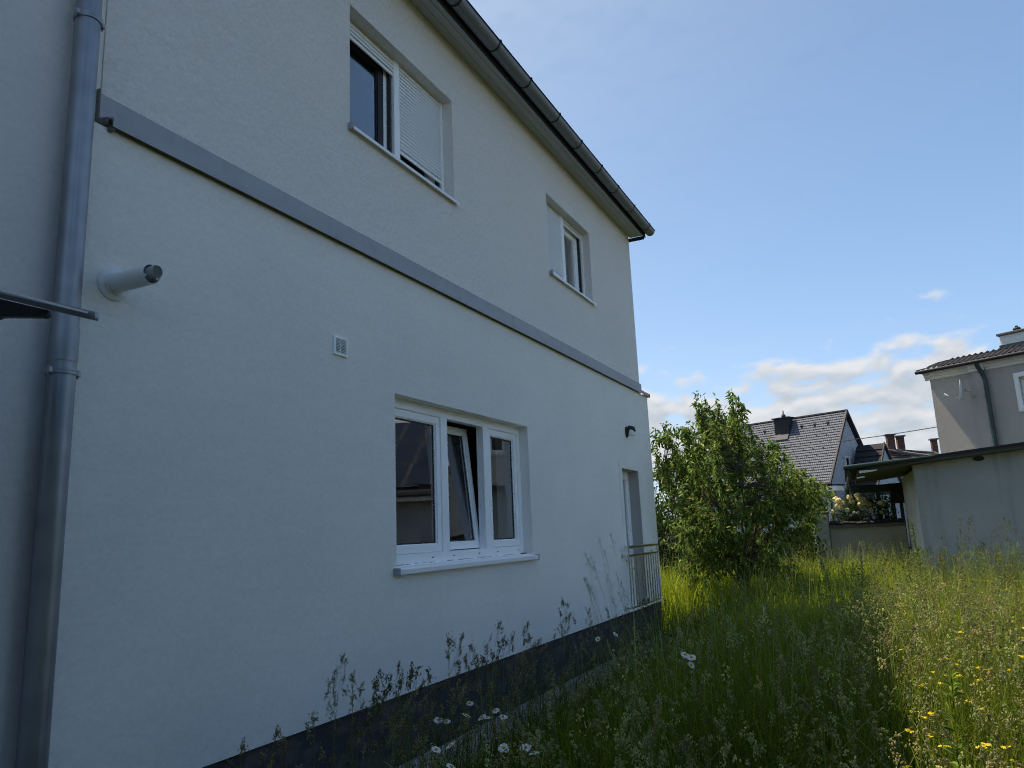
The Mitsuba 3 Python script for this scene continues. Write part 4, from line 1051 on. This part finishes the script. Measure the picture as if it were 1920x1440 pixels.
def leaf_cards(pos, dirs, length, width, col, fold=0.25, droop=0.3):
    """N pointed leaves with a folded midrib: six triangles each"""
    n = len(pos)
    d = dirs / np.linalg.norm(dirs, axis=1, keepdims=True)
    s = np.cross(d, rng.normal(size=(n, 3)))
    s /= np.linalg.norm(s, axis=1, keepdims=True)
    u = np.cross(s, d)
    L, Wd = length[:, None], width[:, None]
    g_ = np.array([0, 0, -1.0])[None]
    m0, m1, m2, m3 = pos, pos + d * L * 0.35, pos + d * L * 0.7 + g_ * L * droop * 0.3, pos + d * L + g_ * L * droop * 0.75
    e1, e2 = m1 + u * Wd * fold, m2 + u * Wd * fold
    v = np.stack([m0, m1, m2, m3, e1 - s * Wd * 0.5, e1 + s * Wd * 0.5, e2 - s * Wd * 0.42, e2 + s * Wd * 0.42], 1)
    q = np.array([(0, 1, 4), (0, 5, 1), (1, 2, 6), (1, 6, 4), (1, 5, 7), (1, 7, 2), (2, 3, 6), (2, 7, 3)])
    f = (q[None] + (np.arange(n) * 8)[:, None, None]).reshape(-1, 3)
    return v.reshape(-1, 3), f, np.repeat(col, 8, 0)


# tall weeds with opposite leaves
for (x, y, h, lab, bloom) in ((3.50, 3.7, 1.0, 'upright leafy weed in the lit foreground grass', 0), (3.72, 10.8, 1.62, 'tall leafy weed with yellow buds before the garden wall', 1), (2.55, 11.6, 1.55, 'tall weed with whitish buds left of the garage', 2), (2.95, 11.2, 1.35, 'shorter whitish weed beside the taller one by the garage', 2)):
    k = thing('tall_weed', lab, 'weed')
    lean = rng.normal(0, 0.06)
    emit(k + '__stem', stems(np.array([[x, y, 0]]), np.array([[x + lean, y, h]]), np.array([0.006]), jitter(GREEN, 1), None, 6), M_GRASS)
    n = 46
    t = rng.uniform(0.35, 1.0, n)
    a = rng.uniform(0, 6.28, n)
    pos = np.stack([x + lean * t, y + 0 * t, h * t], 1)
    emit(k + '__leaves', leaf_cards(pos, np.stack([np.cos(a), np.sin(a), 0.7 + 0 * a], 1), 0.085 * (1.25 - t) + 0.025, 0.024 * (1.3 - t) + 0.006, jitter((0.17, 0.26, 0.04), n)), M_LEAF)
    if bloom:
        m_ = 34
        t = np.linspace(0.62, 1.0, m_)
        pos = np.stack([x + lean * t + rng.normal(0, 0.008, m_), y + rng.normal(0, 0.008, m_), h * t], 1)
        emit(k + '__buds', spikelets(pos, rng.normal(size=(m_, 3)), np.full(m_, 0.03), np.full(m_, 0.022), jitter((0.30, 0.27, 0.03) if bloom == 1 else (0.42, 0.42, 0.34), m_)), M_LEAF)

# ------------------------------------------------------------------ the tree
TR = thing('tree', 'young broad leaved tree with drooping leaves in the lit grass', 'tree')
TB = np.array([1.05, 13.70, 0.0])
CC, CR = np.array([1.10, 13.75, 2.02]), np.array([1.46, 1.40, 1.58])


def inside(p):
    q = (p - CC) / CR
    r = np.linalg.norm(q, axis=1)
    b = meshkit.fbm(p * 1.15 + 7.3, 3, 31)
    lop = 0.93 + 0.62 * (b - 0.5) * 1.5 + 0.10 * np.clip(-q[:, 0], 0, 1) * np.clip(-q[:, 2], 0, 1)
    cut = (q[:, 0] > 0.20) & (q[:, 2] > 0.52 - 0.5 * q[:, 0])
    return (r < lop) & ~(cut & (r > 0.72)), r


branches = [(tube([TB, TB + [0.02, 0.0, 0.35], TB + [0.0, 0.02, 0.75]], [0.085, 0.070, 0.060], 10))]
limb_pts = []
for i in range(13):
    a = 2 * math.pi * i / 13 + rng.normal(0, 0.2)
    up = rng.uniform(0.35, 1.0)
    z0 = rng.uniform(0.35, 0.75)
    p, d = TB + np.array([0.0, 0.0, z0]), np.array([math.cos(a) * (1.2 - up), math.sin(a) * (1.2 - up), 0.55 + up])
    d /= np.linalg.norm(d)
    L_, chain = rng.uniform(1.3, 2.3), [p]
    for s_ in range(7):
        d = d + rng.normal(0, 0.10, 3) + np.array([0, 0, 0.03])
        d /= np.linalg.norm(d)
        p = p + d * L_ / 7
        chain.append(p)
    branches.append(tube(chain, np.linspace(0.034, 0.007, 8), 6))
    limb_pts += chain[2:]
limb_pts = np.array(limb_pts)
cand = CC + CR * rng.uniform(-1.25, 1.25, (14000, 3))
ok, rad = inside(cand)
ok &= (rng.random(len(cand)) < np.clip(rad * 1.25 - 0.18, 0.06, 1)) & (meshkit.fbm(cand * 2.6, 2, 77) > 0.455)
cl = cand[ok]
cl = cl[cl[:, 2] > 0.45][:800]
# shoots that stand out of the crown, mostly upwards
for i in range(34):
    a, e_ = rng.uniform(0, 6.28), rng.uniform(-0.1, 1.45)
    u_ = np.array([math.cos(a) * math.cos(e_), math.sin(a) * math.cos(e_), math.sin(e_)])
    if u_[0] > 0.25 and u_[2] > 0.3:
        continue
    s0 = CC + CR * u_ * 0.86
    up_ = u_ * 0.5 + np.array([0, 0, 0.8])
    cl = np.vstack([cl, [s0 + up_ * q for q in np.arange(0, rng.uniform(0.18, 0.46), 0.09)]])
twigs, lp, ld = [], [], []
for c in cl:
    j = np.argmin(np.linalg.norm(limb_pts - c, axis=1) + 0.6 * np.maximum(limb_pts[:, 2] - c[2], 0))
    b_ = limb_pts[j]
    mid = (b_ + c) / 2 + np.array([0, 0, 0.06]) + rng.normal(0, 0.04, 3)
    twigs.append(tube([b_, mid, c], [0.0075, 0.005, 0.002], 4, caps=False))
    out = c - (TB + [0, 0, 1.0])
    out = out / np.linalg.norm(out) + np.array([0, 0, 0.45]) + rng.normal(0, 0.25, 3)
    out /= np.linalg.norm(out)
    m_ = int(rng.integers(16, 26))
    t = rng.uniform(-0.5, 1.0, m_)[:, None]
    lp.append(c + out * t * 0.20 + rng.normal(0, 0.022, (m_, 3)))
    ld.append(out * 0.5 + rng.normal(0, 0.65, (m_, 3)) + np.array([0, 0, -0.75]))
lp, ld = np.vstack(lp), np.vstack(ld)
n = len(lp)
part(TR, 'trunk', branches[0], M_BARK, smooth=50)
for b_ in branches[1:]:
    part(TR, 'limb', b_, M_BARK, smooth=50)
stuff_part(TR, 'twigs', cat(twigs), M_BARK)
emit(TR + '__leaves', leaf_cards(lp, ld, rng.uniform(0.065, 0.125, n), rng.uniform(0.027, 0.044, n), jitter((0.155, 0.220, 0.055), n, 0.36, 0.14)), M_LEAF)
labels[TR + '__leaves'] = {'kind': 'stuff'}


# ------------------------------------------------------------------ shrubs behind, rose bush
def shrub(name, label, c, r, ncl, nl, size, col):
    k = thing(name, label, 'shrub')
    c, r = np.array(c, float), np.array(r, float)
    cand = c + r * rng.uniform(-1, 1, (ncl * 5, 3))
    q = np.linalg.norm((cand - c) / r, axis=1)
    cand = cand[(q < 0.75 + 0.5 * (meshkit.fbm(cand * 1.7, 2, 3) - 0.3)) & (cand[:, 2] > 0.1)][:ncl]
    base = np.array([c[0], c[1], 0])
    part(k, 'stem', cat([tube([base + rng.normal(0, 0.08, 3) * [1, 1, 0], (base + p) / 2 + rng.normal(0, 0.06, 3), p], [0.02, 0.012, 0.004], 4, caps=False) for p in cand[:60]]), M_BARK)
    p = np.repeat(cand, nl, 0) + rng.normal(0, 0.09, (len(cand) * nl, 3))
    n = len(p)
    emit(k + '__leaves', leaf_cards(p, rng.normal(size=(n, 3)) + [0, 0, -0.2], rng.uniform(0.6, 1.2, n) * size, rng.uniform(0.4, 0.6, n) * size, jitter(col, n, 0.25)), M_LEAF)
    labels[k + '__leaves'] = {'kind': 'stuff'}
    return k


shrub('shrub', 'dark green bush between the house corner and the garden wall', (-1.35, 17.4, 1.3), (1.2, 0.9, 1.35), 230, 22, 0.075, (0.035, 0.065, 0.018))
shrub('shrub', 'low dark bush behind the tree trunk by the garden wall', (0.6, 18.6, 0.9), (1.5, 0.7, 0.95), 150, 22, 0.07, (0.035, 0.06, 0.018))
shrub('shrub', 'small bright bush right of the tree beside the pillar', (1.62, 19.0, 1.35), (0.36, 0.4, 1.0), 60, 20, 0.075, (0.06, 0.11, 0.025))
shrub('shrub', 'tall dark bush rising behind the garden wall left of the tree', (-2.2, 21.5, 1.9), (1.7, 1.0, 1.9), 260, 22, 0.09, (0.035, 0.065, 0.02))
shrub('shrub', 'leafy bush in front of the garden room glazing', (3.36, 20.12, 1.75), (0.22, 0.12, 0.50), 40, 14, 0.07, (0.06, 0.12, 0.03))
RB = shrub('rose_bush', 'rose bush with pale yellow blooms above the garden wall', (2.72, 20.08, 1.82), (0.66, 0.17, 0.50), 170, 13, 0.055, (0.07, 0.11, 0.035))
labels[RB]['category'] = 'rose bush'


def bloom(c, r):
    ms = []
    for j in range(16):
        a, e = rng.uniform(0, 6.28), rng.uniform(-0.5, 1.4)
        d = np.array([math.cos(a) * math.cos(e), math.sin(a) * math.cos(e), math.sin(e)])
        ms.append(petals_mesh(c + d * r * 0.25, d, r * 0.8, 3, r * 0.9, 0.3))
    return cat(ms)


for (x, z, r) in ((2.30, 2.13, .065), (2.37, 2.10, .06), (2.44, 2.03, .055), (2.34, 1.98, .06), (2.40, 1.93, .05), (2.62, 2.17, .06), (2.66, 2.06, .05), (2.80, 2.20, .06), (2.84, 2.11, .06), (2.90, 2.09, .06), (2.93, 2.03, .06), (2.82, 1.98, .055),
                  (2.86, 1.95, .05), (3.02, 1.98, .055), (2.53, 1.87, .055), (2.22, 1.85, .05), (2.68, 1.80, .035), (2.76, 1.80, .035), (3.03, 1.84, .06), (3.26, 2.00, .05), (3.31, 1.97, .05), (3.26, 1.78, .045), (2.60, 1.74, .035), (2.95, 1.76, .03)):
    part(RB, 'bloom', bloom(np.array([x, 19.92 + rng.normal(0, 0.03), z]), r * 1.25), M_PETALW if r in (.035, .03) else M_ROSE)
#@END
